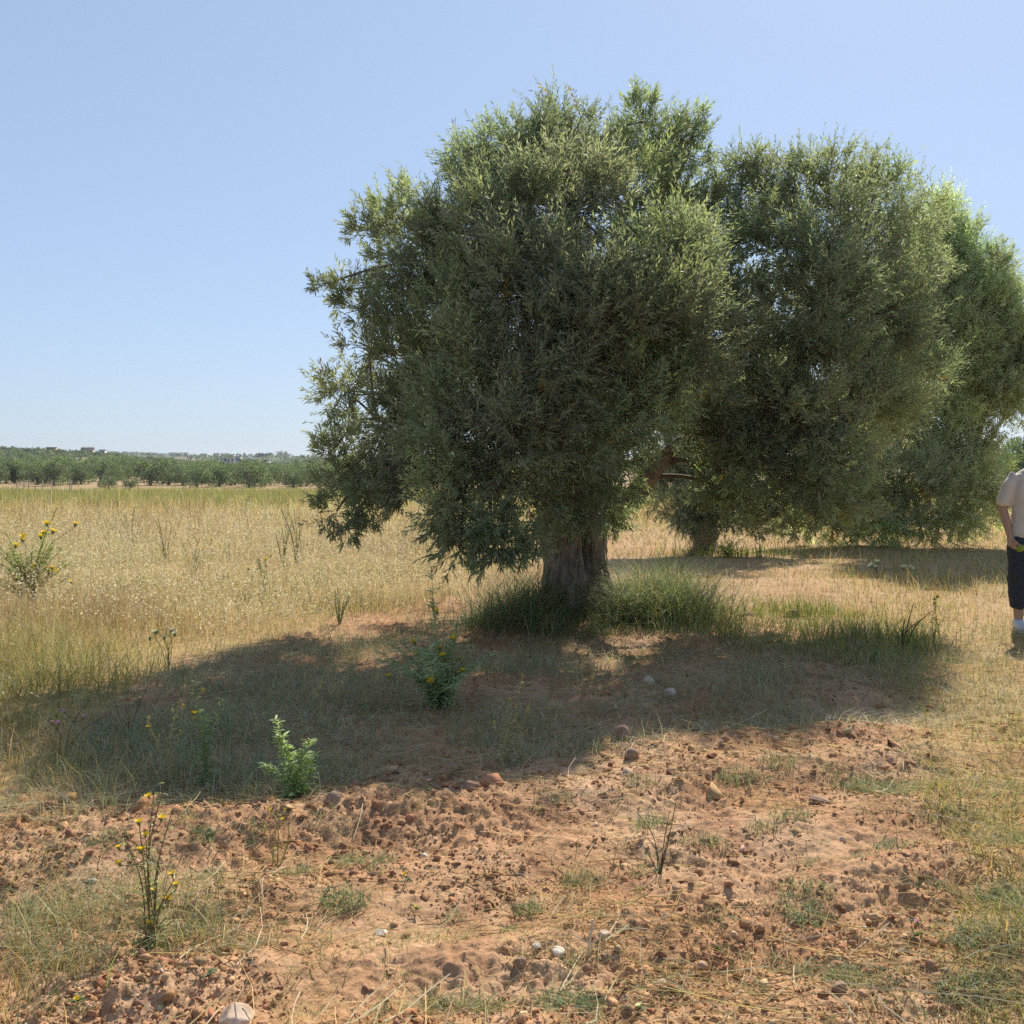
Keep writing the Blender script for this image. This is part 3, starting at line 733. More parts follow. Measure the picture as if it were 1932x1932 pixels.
def build_back_trees():
    # tree whose bole shows under the big crown
    q = at(1327, 1037, 17.4); b = np.array([q[0], q[1], float(gz(q[0], q[1]))])
    cl = px_clumps([(1300, 900, 70, 16.6), (1370, 930, 60, 16.4), (1320, 970, 40, 16.2), (1290, 985, 26, 16.2), (1370, 975, 34, 16.2), (1430, 985, 30, 16.4), (1250, 940, 36, 16.6), (1290, 955, 45, 16.2), (1420, 940, 50, 16.6), (1350, 860, 80, 17.2), (1440, 860, 80, 17), (1260, 850, 70, 17), (1340, 770, 90, 17.6), (1440, 760, 90, 17.6), (1240, 760, 80, 17.4),
                    (1500, 830, 70, 17.4), (1330, 680, 80, 17.6), (1430, 660, 80, 17.6), (1340, 965, 35, 16.3), (1240, 900, 50, 17), (1400, 975, 30, 16.4)])
    tp = b + [0, 0, 1.0]
    olive('olive_tree', 'smaller olive tree behind the big one, only its grey trunk and dark low branches showing', b, plain_trunk(1.25, .19, .17, .05, 3), cl,
          [([tp, at(1290, 900, 17.2), at(1260, 820, 17.2)], .11, .04), ([tp, at(1350, 860, 17.5), at(1340, 720, 17.5)], .12, .04), ([tp, at(1400, 900, 17.2), at(1450, 800, 17.4)], .11, .04)], 21,
          shoots=7000, K=9, ll=.085, wr=.2, hang=(.4, 1.5), twig_share=.15)
    # broad one at the right: its upper crown reaches up beside the big tree
    UPPER = [(1760, 430, 42, 18.4), (1795, 405, 40, 18.4), (1790, 465, 60, 18.4), (1835, 480, 46, 18.3), (1750, 505, 60, 18.4), (1755, 590, 80, 18.4), (1750, 690, 90, 18.3), (1840, 570, 66, 18.2), (1865, 510, 36, 18.2), (1885, 480, 22, 18.2), (1900, 600, 50, 18.2), (1850, 680, 84, 18.1), (1925, 690, 60, 18.2), (1800, 650, 78, 18.2),
             (1870, 605, 64, 18.2), (1910, 645, 52, 18.2), (1885, 735, 60, 18.1), (1800, 745, 66, 18.2), (1925, 745, 45, 18.2), (1830, 535, 52, 18.4), (1780, 530, 62, 18.5), (1890, 555, 44, 18.3), (1945, 620, 50, 18.4), (1960, 700, 60, 18.4), (1775, 850, 48, 18.3), (1920, 770, 36, 18.2),
             (1845, 830, 36, 18.3), (1690, 640, 60, 18.8), (1700, 740, 60, 18.8), (1690, 540, 55, 18.8), (1790, 800, 46, 18.2), (1990, 660, 60, 18.5), (1820, 610, 70, 19.4), (1850, 720, 70, 19.4), (1760, 640, 70, 19.4)]
    q = at(1765, 1022, 19.2); b = np.array([q[0], q[1], float(gz(q[0], q[1]))])
    cl = px_clumps([(1560, 940, 55, 18.2), (1620, 930, 65, 18), (1690, 930, 65, 17.8), (1760, 920, 65, 17.8), (1830, 920, 58, 17.9), (1870, 940, 34, 18), (1860, 890, 38, 18.2), (1640, 985, 36, 17.8), (1720, 975, 34, 17.8), (1800, 970, 32, 17.8),
                    (1860, 975, 22, 18), (1680, 995, 30, 17.8), (1760, 990, 30, 17.8), (1830, 985, 30, 17.9), (1590, 870, 65, 18.6), (1680, 860, 65, 18.6), (1760, 860, 60, 18.6), (1830, 870, 45, 18.6), (1560, 990, 30, 18), (1660, 800, 60, 19.2), (1570, 800, 60, 19.2), (1500, 960, 50, 18.4), (1600, 1000, 26, 18)])
    cl += px_clumps(UPPER)
    stems = []
    def tf(root):
        for k, (dx, lean) in enumerate([(-.25, -.5), (0, .15), (.22, .55), (.4, .9), (-.5, -.9)]):
            s = Soup(); P = spline([(dx, 0, -.1), (dx + lean * .25, -.1, .5), (dx + lean * .8, -.3, 1.25)], 14)
            tube(s, P, np.linspace(.042, .022, 14), 12, (.2, .16, .12), .3, k)
            s.obj('trunk', MAT_BARK2, root, True)
    olive('olive_tree', 'broad grey green olive tree with several thin trunks just left of the man', b, tf, cl,
          [([b + [0, -.2, .9], at(1740, 930, 18.6), at(1760, 870, 18.6)], .06, .03), ([b + [.5, -.2, .9], at(1800, 940, 18.4), at(1850, 890, 18.4)], .05, .03), ([b + [-.5, -.2, .9], at(1660, 930, 18.6), at(1600, 860, 18.8)], .06, .03), ([b + [.1, -.1, .9], at(1790, 850, 18.7), at(1800, 720, 18.6), at(1790, 560, 18.6)], .09, .03), ([b + [.3, -.1, .9], at(1830, 860, 18.6), at(1870, 740, 18.4), at(1890, 620, 18.3)], .08, .03), ([at(1870, 740, 18.4), at(1920, 710, 18.3), at(1960, 690, 18.4)], .05, .02)], 22,
          tint=1.75, Lr=(.2, .5), shoots=14500, K=10, ll=.115, wr=.2, hang=(.2, .8), twig_share=.15)  # leaf colour brightened on this tree to stand in for sunlight

def grove_mesh(seed):
    """crown, trunk meshes of a grove tree about 3.6 m high, seen from 70 m and more"""
    r = np.random.default_rng(seed); s = Soup()
    nc = 15; ang = r.random(nc) * 6.28; rad = np.sqrt(r.random(nc)) * 1.6
    C = np.stack([np.cos(ang) * rad, np.sin(ang) * rad, 1.8 + r.uniform(-.95, 1.0, nc) - .15 * rad], -1); CR = r.uniform(.55, 1.0, nc)
    n = 3000; i = r.choice(nc, n, p=CR ** 2 / (CR ** 2).sum()); w = norm(r.normal(size=(n, 3)))
    p = C[i] + w * (CR[i] * r.uniform(.55, 1.05, n))[:, None]
    a = norm(w + r.normal(0, .7, (n, 3)) + [0, 0, .5]); sd = norm(np.cross(a, r.normal(size=(n, 3))))
    l = r.uniform(.14, .32, (n, 1)); wd = l * .42
    V = np.stack([p, p + a * l * .5 + sd * wd * .5, p + a * l, p + a * l * .5 - sd * wd * .5], 1)
    c = np.array([.10, .13, .062]) * (1 + r.normal(0, .22, (n, 1))) * (1 + .25 * r.normal(size=(nc, 1))[i]).clip(.6, 1.5)
    s.add(V, [[0, 1, 2, 3]], np.clip(c, .02, .3))
    cm = s.mesh('grove_crown', MAT_OLIVE)
    s = Soup()
    tube(s, spline([(0, 0, -.3), (.05, 0, .5), (.0, .02, 1.1)], 6), [.24, .2, .17, .16, .15, .14], 8)
    for k in range(4):
        a = k * 1.57 + r.random(); tube(s, spline([(0, 0, .8), (.35 * math.cos(a), .35 * math.sin(a), 1.35), (.8 * math.cos(a), .8 * math.sin(a), 2.1)], 6), np.linspace(.1, .04, 6), 6)
    tm = s.mesh('grove_trunk', MAT_BARK)
    return cm, tm

def build_grove():
    ms = [grove_mesh(100 + k) for k in range(5)]
    r = np.random.default_rng(5)
    def put(x, y, sc, label, group):
        k = int(r.integers(5)); o = empty('grove_tree', (x, y, float(gz(x, y))), label, 'tree', group, r.random() * 6.28)
        o.scale = (sc * r.uniform(1.0, 1.25), sc * r.uniform(1.0, 1.25), sc)
        c = bpy.data.objects.new('crown', ms[k][0]); COL.objects.link(c); c.parent = o
        t = bpy.data.objects.new('trunk', ms[k][1]); COL.objects.link(t); t.parent = o
        return o
    # the front row, tree by tree as in the photograph: (px, py of the foot, scale, label)
    G1 = 'olive trees along the front edge of the far grove'
    front = [(28, 912, 1.05, 'grove olive tree with two leaning trunks at the far left end of the front row'), (100, 917, 1.10, 'broad low grove olive tree behind the row of wooden posts'),
             (140, 913, 1.15, 'dark wide grove olive tree with forked trunk right of the wooden posts'), (190, 908, 1.0, 'pale grove olive tree beside the bare sandy clearing'),
             (228, 903, 1.0, 'round grove olive tree standing at the back of the sandy clearing'), (284, 916, 1.1, 'dark grove olive tree at the right edge of the sandy clearing'),
             (318, 915, 1.05, 'grove olive tree next right of the one edging the sandy clearing')]
    for px, py, sc, lab in front:
        d = hit(px, py, 100); q = at(px, py, d); put(q[0], d, sc * d / 140 * 1.05, lab, G1)
    GL = 'olive trees of the distant grove'
    LB = 'grey green olive tree among the rows of the distant grove'
    n = 0
    y = 138.0
    while y < 420 and n < 275:
        step = 5.7 + (y - 138) * .03
        x = -.58 * y + r.uniform(0, step)
        while x < -.06 * y:
            az = x / y; px = (az + .5) * PX
            xx = x + r.normal(0, .6); yy = y + r.normal(0, .8)
            clear = 150 < px < 305 and y < 185 - .35 * (px - 150) * (px < 230)
            ok = not clear and not (y < 152 and px < 330) and r.random() < .96
            if ok and n < 275:
                put(xx, yy, r.uniform(.85, 1.15), LB, GL); n += 1
            x += step * r.uniform(.9, 1.1)
        y += step * 1.15
    # beyond the man
    for px, d, sc in [(1880, 74, 1.25), (1925, 70, 1.15), (1975, 78, 1.2), (1840, 90, 1.1), (2030, 72, 1.2)]:
        q = at(px, 900, d); put(q[0], d, sc, {1880: 'grove olive tree showing between the bushy olive and the man', 1925: 'grove olive tree rising just behind the shoulder of the man'}.get(px, LB), GL)
    # a few small dark shrubs in the clearing
    for px, py, sc, lab in [(205, 921, .34, 'small brown shrub in the sandy clearing before the grove'), (246, 920, .28, 'smallest dry shrub in the sandy clearing before the grove'), (216, 909, .45, 'yellowish shrub at the back left of the sandy clearing')]:
        d = hit(px, py + 3, 90); q = at(px, py, d); sc *= 1.6; o = put(q[0], d, sc, lab, 'shrubs in the clearing'); o.name = 'shrub'; o['category'] = 'shrub'

def build_far():
    r = np.random.default_rng(9)
    # woods and scrub over the far slopes
    s = Soup(); n = 0
    def mass(x, y, h, wd, k, col):
        z = gz(x, y)
        m = len(x)
        p = np.repeat(np.stack([x, y, z], -1), k, 0); hh = np.repeat(h, k); ww = np.repeat(wd, k)
        w = norm(r.normal(size=(m * k, 3))); w[:, 2] = np.abs(w[:, 2])
        p = p + w * np.stack([ww, ww, hh], -1) * r.uniform(.6, 1, (m * k, 1))
        a = norm(w + r.normal(0, .6, w.shape)); sd = norm(np.cross(a, r.normal(size=a.shape))); l = (np.maximum(hh, ww) * r.uniform(.3, .6, m * k))[:, None]
        V = np.stack([p, p + a * l * .5 + sd * l * .3, p + a * l, p + a * l * .5 - sd * l * .3], 1)
        s.add(V, [[0, 1, 2, 3]], np.clip(np.repeat(col, k, 0) * (1 + r.normal(0, .15, (m * k, 1))), .01, .3))
    m = 3600; y = r.uniform(400, 1700, m); x = y * r.uniform(-.62, .62, m)
    k = (np.clip(.55 + .9 * fbm(x / 110, y / 160, 2, 70), 0, 1) > r.random(m)); x, y = x[k], y[k]; m = len(x)
    mass(x, y, r.uniform(1.2, 3.2, m), r.uniform(2, 5, m), 26, np.array([.075, .095, .05]) * (1 + r.normal(0, .2, (m, 1))))
    # trees on the crest of the grove hill
    m = 420; y = r.uniform(380, 640, m); x = y * r.uniform(-.60, -.16, m)
    mass(x, y, r.uniform(1.6, 3.2, m), r.uniform(1.5, 3, m), 60, np.array([.08, .10, .05]) * (1 + r.normal(0, .2, (m, 1))))
    tag(s.obj('distant_woods', MAT_OLIVE), 'dark scrub and woods covering the far hillside', 'woods', kind='stuff')
    # houses
    def house(px, d, w, dep, h, label, wall, roof, pitched=False, group='buildings on the far ridge', nwin=2, lift=0, py=None):
        x = (px / PX - .5) * d; z = float(gz(x, d)) + lift
        if py: z = EYE + (HZ - py) / PX * d
        print('house', px, d, round(z, 1), round(float(gz(x, d)), 1))
        o = empty('house', (x, d, z), label, 'house', group, r.uniform(-.25, .25))
        def box(name, mat, x0, x1, y0, y1, z0, z1, par):
            s = Soup(); v = np.array([(a, b, c) for c in (z0, z1) for b in (y0, y1) for a in (x0, x1)])
            s.add(v, np.array([[0, 2, 3, 1], [4, 5, 7, 6], [0, 1, 5, 4], [2, 6, 7, 3], [0, 4, 6, 2], [1, 3, 7, 5]]), np.array([.5, .5, .5])); return s.obj(name, mat, par)
        box('wall', wall, -w / 2, w / 2, -dep / 2, dep / 2, -7, h, o)
        if pitched:
            s = Soup(); e = .35; v = np.array([(-w / 2 - e, -dep / 2 - e, h), (w / 2 + e, -dep / 2 - e, h), (w / 2 + e, dep / 2 + e, h), (-w / 2 - e, dep / 2 + e, h), (-w / 2 - e, 0, h + dep * .22), (w / 2 + e, 0, h + dep * .22)]) + [0, 0, .01]
            s.add(v, np.array([[0, 1, 5, 4], [2, 3, 4, 5], [0, 3, 2, 1]]), np.array([.4, .3, .2])); s.add(v, np.array([[0, 4, 3], [1, 2, 5]]), np.array([.4, .3, .2])); s.obj('roof', roof, o)
        else: box('roof', roof, -w / 2 - .15, w / 2 + .15, -dep / 2 - .15, dep / 2 + .15, h + .003, h + .35, o)
        for k in range(nwin):
            xw = -w / 2 + w * (k + .5) / nwin; box('window', MAT_DARK, xw - .55, xw + .55, -dep / 2 - .05, -dep / 2 + .05, h * .35, h * .35 + 1.2, o)
        box('door', MAT_DARK, -.5 + w * .5 / nwin * (nwin % 2), .5 + w * .5 / nwin * (nwin % 2), -dep / 2 - .06, -dep / 2 + .04, 0, 2.0 if h > 2.6 else h * .8, o)
        return o
    house(166, 620, 6.6, 7, 2.5, 'tan house with a grey pitched roof on the skyline above the grove', MAT_WALL_TAN, MAT_ROOF, True, py=855.5)
    house(98, 560, 4.6, 5, 1.5, 'low tan building among the trees left of the grey roofed house', MAT_WALL_TAN, MAT_ROOFRED, py=850)
    house(194, 700, 3.6, 4, 1.8, 'tiny white hut right of the grey roofed tan house', MAT_WALL_WHITE, MAT_WALL_WHITE, py=854, nwin=1)
    house(432, 560, 7.4, 5, 2.0, 'long low white shed with a reddish roof on the plain beyond the grove', MAT_WALL_WHITE, MAT_ROOFRED, py=872.5)
    house(450, 555, 2.8, 4, 3.0, 'small square white building between the two low sheds', MAT_WALL_WHITE, MAT_WALL_WHITE, py=872.5, nwin=1)
    house(477, 560, 7.8, 5, 1.7, 'long pale greenhouse-like shed right of the square white building', MAT_WALL_WHITE, MAT_ROOF, py=873.5, nwin=3)
    house(499, 565, 5, 5, 1.6, 'pale low shed at the right end of the line of sheds', MAT_WALL_WHITE, MAT_ROOF, py=874)
    for px, w, h, lab in [(327, 7, 3.2, 'small grey house at the left end of the ridge village'), (339, 6, 2.8, 'pale cottage next to the small grey house on the ridge'), (349, 9, 3.4, 'wide white house on the ridge left of the palm'),
                          (385, 7, 2.8, 'pale house on the ridge just right of the palm'), (410, 6, 3.6, 'taller white house in the middle of the ridge village'), (424, 9, 3.4, 'long white house right of the taller ridge house'), (437, 7, 2.8, 'white house at the right end of the ridge village')]:
        house(px, 1180 + r.uniform(-30, 40), w, 7, h, lab, MAT_WALL_WHITE, MAT_WALL_WHITE, group='ridge village houses', lift=1.0)
    # cypress row
    def cyp(sd):
        rr = np.random.default_rng(sd); s = Soup(); n = 260
        t = rr.random(n) ** .8; a = rr.random(n) * 6.28; rad = .95 * np.sin(np.clip(t * .9 + .12, 0, 1) * 3.14) ** .7
        p = np.stack([np.cos(a) * rad, np.sin(a) * rad, .5 + t * 4.9], -1); ax = norm(np.stack([np.cos(a) * .3, np.sin(a) * .3, 1 + 0 * a], -1)); sdv = norm(np.cross(ax, rr.normal(size=ax.shape)))
        l = rr.uniform(.7, 1.2, (n, 1)); V = np.stack([p - ax * l * .5, p + sdv * l * .3, p + ax * l * .5, p - sdv * l * .3], 1); s.add(V, [[0, 1, 2, 3]], np.array([.04, .06, .03]) * (1 + rr.normal(0, .2, (n, 1))))
        m1 = s.mesh('cypress_crown', MAT_OLIVE); s = Soup(); tube(s, [(0, 0, -1), (0, 0, .4), (0, 0, 1)], [.25, .22, .18], 7); return m1, s.mesh('cypress_trunk', MAT_BARK)
    cm = [cyp(k) for k in (1, 2, 3)]
    d = 1090
    for k, px in enumerate(np.linspace(484, 513, 11)):
        x = (px / PX - .5) * d; o = empty('cypress_tree', (x, d, float(gz(x, d))), 'dark conical cypress in the even row on the far ridge', 'tree', 'cypress row on the ridge')
        q = .85 + .3 * r.random(); o.scale = (q, q, q)
        c, t = cm[k % 3]
        for nm, me in (('crown', c), ('trunk', t)):
            ob = bpy.data.objects.new(nm, me); COL.objects.link(ob); ob.parent = o
    gm = [grove_mesh(300 + k) for k in range(2)]
    for k, (px, sc, lab) in enumerate([(462, 1.5, 'lone round tree left of the cypress row on the ridge'), (528, 2.1, 'broad round tree right of the cypress row on the ridge'), (541, 1.9, 'pointed tree farther right of the cypress row')]):
        x = (px / PX - .5) * d; o = empty('ridge_tree', (x, d, float(gz(x, d))), lab, 'tree', 'single trees on the ridge'); o.scale = (sc, sc, sc * 1.1)
        for nm, me in zip(('crown', 'trunk'), gm[k % 2]):
            ob = bpy.data.objects.new(nm, me); COL.objects.link(ob); ob.parent = o
    for k, (px, d2, sc, lab) in enumerate([(563, 330, 1.25, 'dark tall tree above the grove beside the big crown'), (590, 320, 1.5, 'darkest tree above the grove nearest to the big crown')]):
        x = (px / PX - .5) * d2; o = empty('grove_tree', (x, d2, float(gz(x, d2))), lab, 'tree', 'taller trees above the grove'); o.scale = (sc, sc, sc * 1.15)
        for nm, me in zip(('crown', 'trunk'), gm[k % 2]):
            ob = bpy.data.objects.new(nm, me); COL.objects.link(ob); ob.parent = o
    # palm
    d = 420; x = (360 / PX - .5) * d; o = empty('palm_tree', (x, d, float(gz(x, d))), 'lone palm tree standing above the distant grove', 'tree')
    s = Soup(); tube(s, [(0, 0, -.5), (.05, 0, 2), (0, 0, 4.0)], [.3, .24, .2], 8); s.obj('trunk', MAT_BARK, o)
    for k in range(16):
        a = k / 16 * 6.28 + r.random() * .3; e = r.uniform(-.3, 1.2); s = Soup()
        P = spline([(0, 0, 4.0), (.7 * math.cos(a), .7 * math.sin(a), 4.0 + .6 * e + .3), (1.5 * math.cos(a), 1.5 * math.sin(a), 4.0 + .7 * e - .2)], 7)
        sd = np.array([-math.sin(a), math.cos(a), 0]) * .22; wd = np.array([.2, .8, 1, 1, .8, .5, .1])[:, None]
        V = np.concatenate([P - sd * wd - [0, 0, .08], P, P + sd * wd - [0, 0, .08]])
        s.add(V, np.array([[i + b, i + 1 + b, i + 8 + b, i + 7 + b] for i in range(6) for b in (0, 7)]), np.array([.06, .08, .035])); s.obj('frond', MAT_OLIVE, o)
    # fence posts at the edge of the grove
    names = ['leftmost of the pale fence posts before the grove', 'second pale fence post from the left', 'third pale fence post, closest to the broad low grove tree', 'middle pale fence post before the grove', 'pale fence post right of the middle one',
             'pale fence post standing alone between the two big grove trees', 'pale fence post under the dark forked grove tree', 'rightmost pale fence post, close beside its neighbour']
    for px, lab in zip([31, 45, 54, 66, 80, 98, 131, 134.5], names):
        dd = 118; x = (px / PX - .5) * dd; p = empty('fence_post', (x, dd, float(gz(x, dd))), lab, 'post', 'fence posts before the grove')
        s = Soup(); tube(s, [(0, 0, -.3), (.02, 0, .6), (.03 * r.normal(), 0, 1.15 + .15 * r.random())], [.075, .07, .06], 8); me = s.mesh('post', MAT_POST)
        bpy.data.objects.remove(p); p = bpy.data.objects.new('fence_post', me); COL.objects.link(p); p.location = (x, dd, float(gz(x, dd))); tag(p, lab, 'post', 'fence posts before the grove')

# ------------------------------------------------------------------ herbs
SP_T = np.array([0, .14, .24, .36, .46, .58, .68, .8, .88, 1]); SP_W = np.array([.10, .42, .16, .5, .16, .46, .12, .32, .06, .0])
def spiny(s, p, a, l, wd, col, r, spiky=1.0, curl=.25):
    """jagged thistle leaves: p, a (N,3) bases and axes"""
    n = len(p); up = np.array([0, 0, 1.]); sd = norm(np.cross(a, up + r.normal(0, .4, (n, 3)))); nr = norm(np.cross(sd, a))
    wd = wd * .5; l = l * 1.15; W = SP_W * spiky + np.interp(SP_T, [0, .3, 1], [.25, .35, 0]) * (1 - spiky); k = len(SP_T)
    V = np.zeros((n, 2 * k, 3))
    for i in range(k):
        c = p + a * (l * SP_T[i])[:, None] - up * (curl * l * SP_T[i] ** 2)[:, None]
        lift = nr * (wd * W[i] * .35)[:, None] + a * (l * .06 * (W[i] > .25))[:, None]
        V[:, 2 * i] = c - sd * (wd * W[i])[:, None] + lift; V[:, 2 * i + 1] = c + sd * (wd * W[i])[:, None] + lift
    s.add(V, np.array([[2 * i, 2 * i + 1, 2 * i + 3, 2 * i + 2] for i in range(k - 1)]), col)

def flower_mesh(name, size, petal, bract, seed, npet=15, up=.5):
    r = np.random.default_rng(seed); s = Soup()
    for ring, (n, rr, el) in enumerate([(npet, 1, up), (npet - 4, .62, up + .5), (6, .3, 1.2)]):
        a = np.arange(n) / n * 6.28 + r.normal(0, .1, n) + ring; d = np.stack([np.cos(a) * np.cos(el), np.sin(a) * np.cos(el), np.full(n, math.sin(el))], -1); sd = np.stack([-np.sin(a), np.cos(a), 0 * a], -1)
        l = size * rr * r.uniform(.85, 1.1, (n, 1)); w = size * .17
        b = d * size * .1; V = np.stack([b, b + d * l * .6 + sd * w, b + d * l, b + d * l * .6 - sd * w], 1); s.add(V, [[0, 1, 2, 3]], np.array(petal) * (1 + r.normal(0, .08, (n, 1))))
    n = 10; a = np.arange(n) / n * 6.28; d = norm(np.stack([np.cos(a), np.sin(a), 0 * a + .15], -1)); b = np.tile([[0, 0, -size * .55]], (n, 1))
    spiny(s, b, norm(d + [0, 0, .9]), np.full(n, size * .95), np.full(n, size * .35), np.array(bract), r, 1, -.1)
    v, f = ico(1); s.add(v * [size * .3, size * .3, size * .42] + [0, 0, -size * .3], f, np.array(bract))
    return s.mesh(name, MAT_HERB)

YEL = (.80, .57, .02)
FLOWERS = {}
def add_flower(root, p, size, kind='yellow', tilt=0.):
    key = (kind,)
    if key not in FLOWERS:
        if kind == 'yellow': FLOWERS[key] = flower_mesh('yellow_flower', 1, YEL, (.20, .24, .07), 3)
        elif kind == 'dry': FLOWERS[key] = flower_mesh('dry_flower', 1, (.55, .42, .12), (.42, .36, .18), 4, 9, 1.1)
        elif kind == 'pink': FLOWERS[key] = flower_mesh('pink_flower', 1, (.55, .26, .60), (.20, .22, .12), 5, 11, .9)
        else: FLOWERS[key] = flower_mesh('white_flower', 1, (.75, .74, .66), (.25, .28, .16), 6, 13, .6)
    o = bpy.data.objects.new('flower', FLOWERS[key]); COL.objects.link(o); o.parent = root
    o.location = [float(q) for q in p]; o.scale = (size,) * 3; o.rotation_euler = (tilt * R.normal(), tilt * R.normal(), R.random() * 6.28)
    return o

def herb(name, label, cat, base_px, base_py, tips, leaf_col, stem_col, leaf_l=.06, leaf_w=.012, per_m=60, spiky=1., flowers=(), depth=None, stem_r=.003, rosette=0, group=None, seed=0, spread=.05, bush=0, bush_h=.2, bush_r=.12, curl=.25, fsize=.016):
    """a weed whose stem tips and flowers stand where the photograph shows them (offsets in photo units at its own depth)"""
    r = np.random.default_rng(seed + 1000)
    d = depth or gdepth(base_py); q = at(base_px, base_py, d); b = np.array([q[0], d, float(gz(q[0], d))])
    root = empty(name, b, label, cat, group)
    st = Soup(); lf = Soup(); k = d / PX
    def P(px, py): return np.array([(px - base_px) * k, r.normal(0, spread), (base_py - py) * k])
    stems = []
    for (px, py) in tips:
        e = P(px, py); m = e * .5 + np.array([r.normal(0, .02), r.normal(0, .02), .02]) ; m[:2] *= .75
        stems.append(spline([(r.normal(0, .008), r.normal(0, .008), -.02), m, e], 16))
    for i in range(bush):
        a = r.random() * 6.28; hh = bush_h * r.uniform(.5, 1.1); rad = bush_r * r.uniform(.4, 1.1)
        stems.append(spline([(0, 0, -.01), (math.cos(a) * rad * .4, math.sin(a) * rad * .4, hh * .6), (math.cos(a) * rad, math.sin(a) * rad, hh)], 12))
    for Q in stems:
        L = np.linalg.norm(np.diff(Q, axis=0), axis=1).sum()
        tube(st, Q, np.linspace(stem_r, stem_r * .55, len(Q)), 6, np.array(stem_col) * r.uniform(.85, 1.15))
        n = max(3, int(L * per_m * 1.35)); t = r.random(n) ** .85 * (len(Q) - 1.01); i = t.astype(int); f = (t - i)[:, None]
        p = Q[i] * (1 - f) + Q[i + 1] * f; tan = norm(Q[i + 1] - Q[i])
        a = r.random(n) * 6.28; rad = np.stack([np.cos(a), np.sin(a), 0 * a], -1)
        ax = norm(rad + tan * r.uniform(.25, .9, (n, 1)))
        sz = r.uniform(.6, 1.15, n) * (1.05 - .45 * t / len(Q))
        spiny(lf, p, ax, leaf_l * sz, leaf_w * 2 * sz, np.array(leaf_col) * (1 + r.normal(0, .18, (n, 1))), r, spiky, curl)
    if rosette:
        a = r.random(rosette) * 6.28; ax = norm(np.stack([np.cos(a), np.sin(a), r.uniform(.2, 1.2, rosette)], -1))
        spiny(lf, np.zeros((rosette, 3)) + [0, 0, .01], ax, leaf_l * r.uniform(1.2, 2.0, rosette), leaf_w * 2 * r.uniform(1.2, 1.8, rosette), np.array(leaf_col) * (1 + r.normal(0, .18, (rosette, 1))), r, spiky, .35)
    st.obj('stem', MAT_HERB, root); lf.obj('leaves', MAT_HERB, root)
    for fl in flowers:
        px, py = fl[:2]; kind = fl[2] if len(fl) > 2 else 'yellow'
        p = P(px, py)
        # carry every flower on a stalk from the nearest stem point below it
        best = min((np.linalg.norm(Q[j] - p) + (2 * max(0, Q[j][2] - p[2] + .01)), Q[j]) for Q in stems for j in range(3, len(Q))) if False else None
        cand = [Q[j] for Q in stems for j in range(2, len(Q))]; c = min(cand, key=lambda c_: np.linalg.norm(c_ - p) + 2 * max(0, c_[2] - p[2] + .01))
        s2 = Soup(); e = p - [0, 0, fsize * .6]
        o = add_flower(root, p, fsize * r.uniform(.85, 1.15), kind, .35)
        if np.linalg.norm(c - e) > .004:
            tube(st, spline([c, (c + e) / 2 + [0, 0, -.005], e], 6), np.full(6, stem_r * .55), 5, np.array(stem_col))
    # stem mesh was linked before the stalks were known: rebuild it
    for ch in root.children:
        if ch.name.startswith('stem'): ch.data = st.mesh('stem', MAT_HERB)
    return root

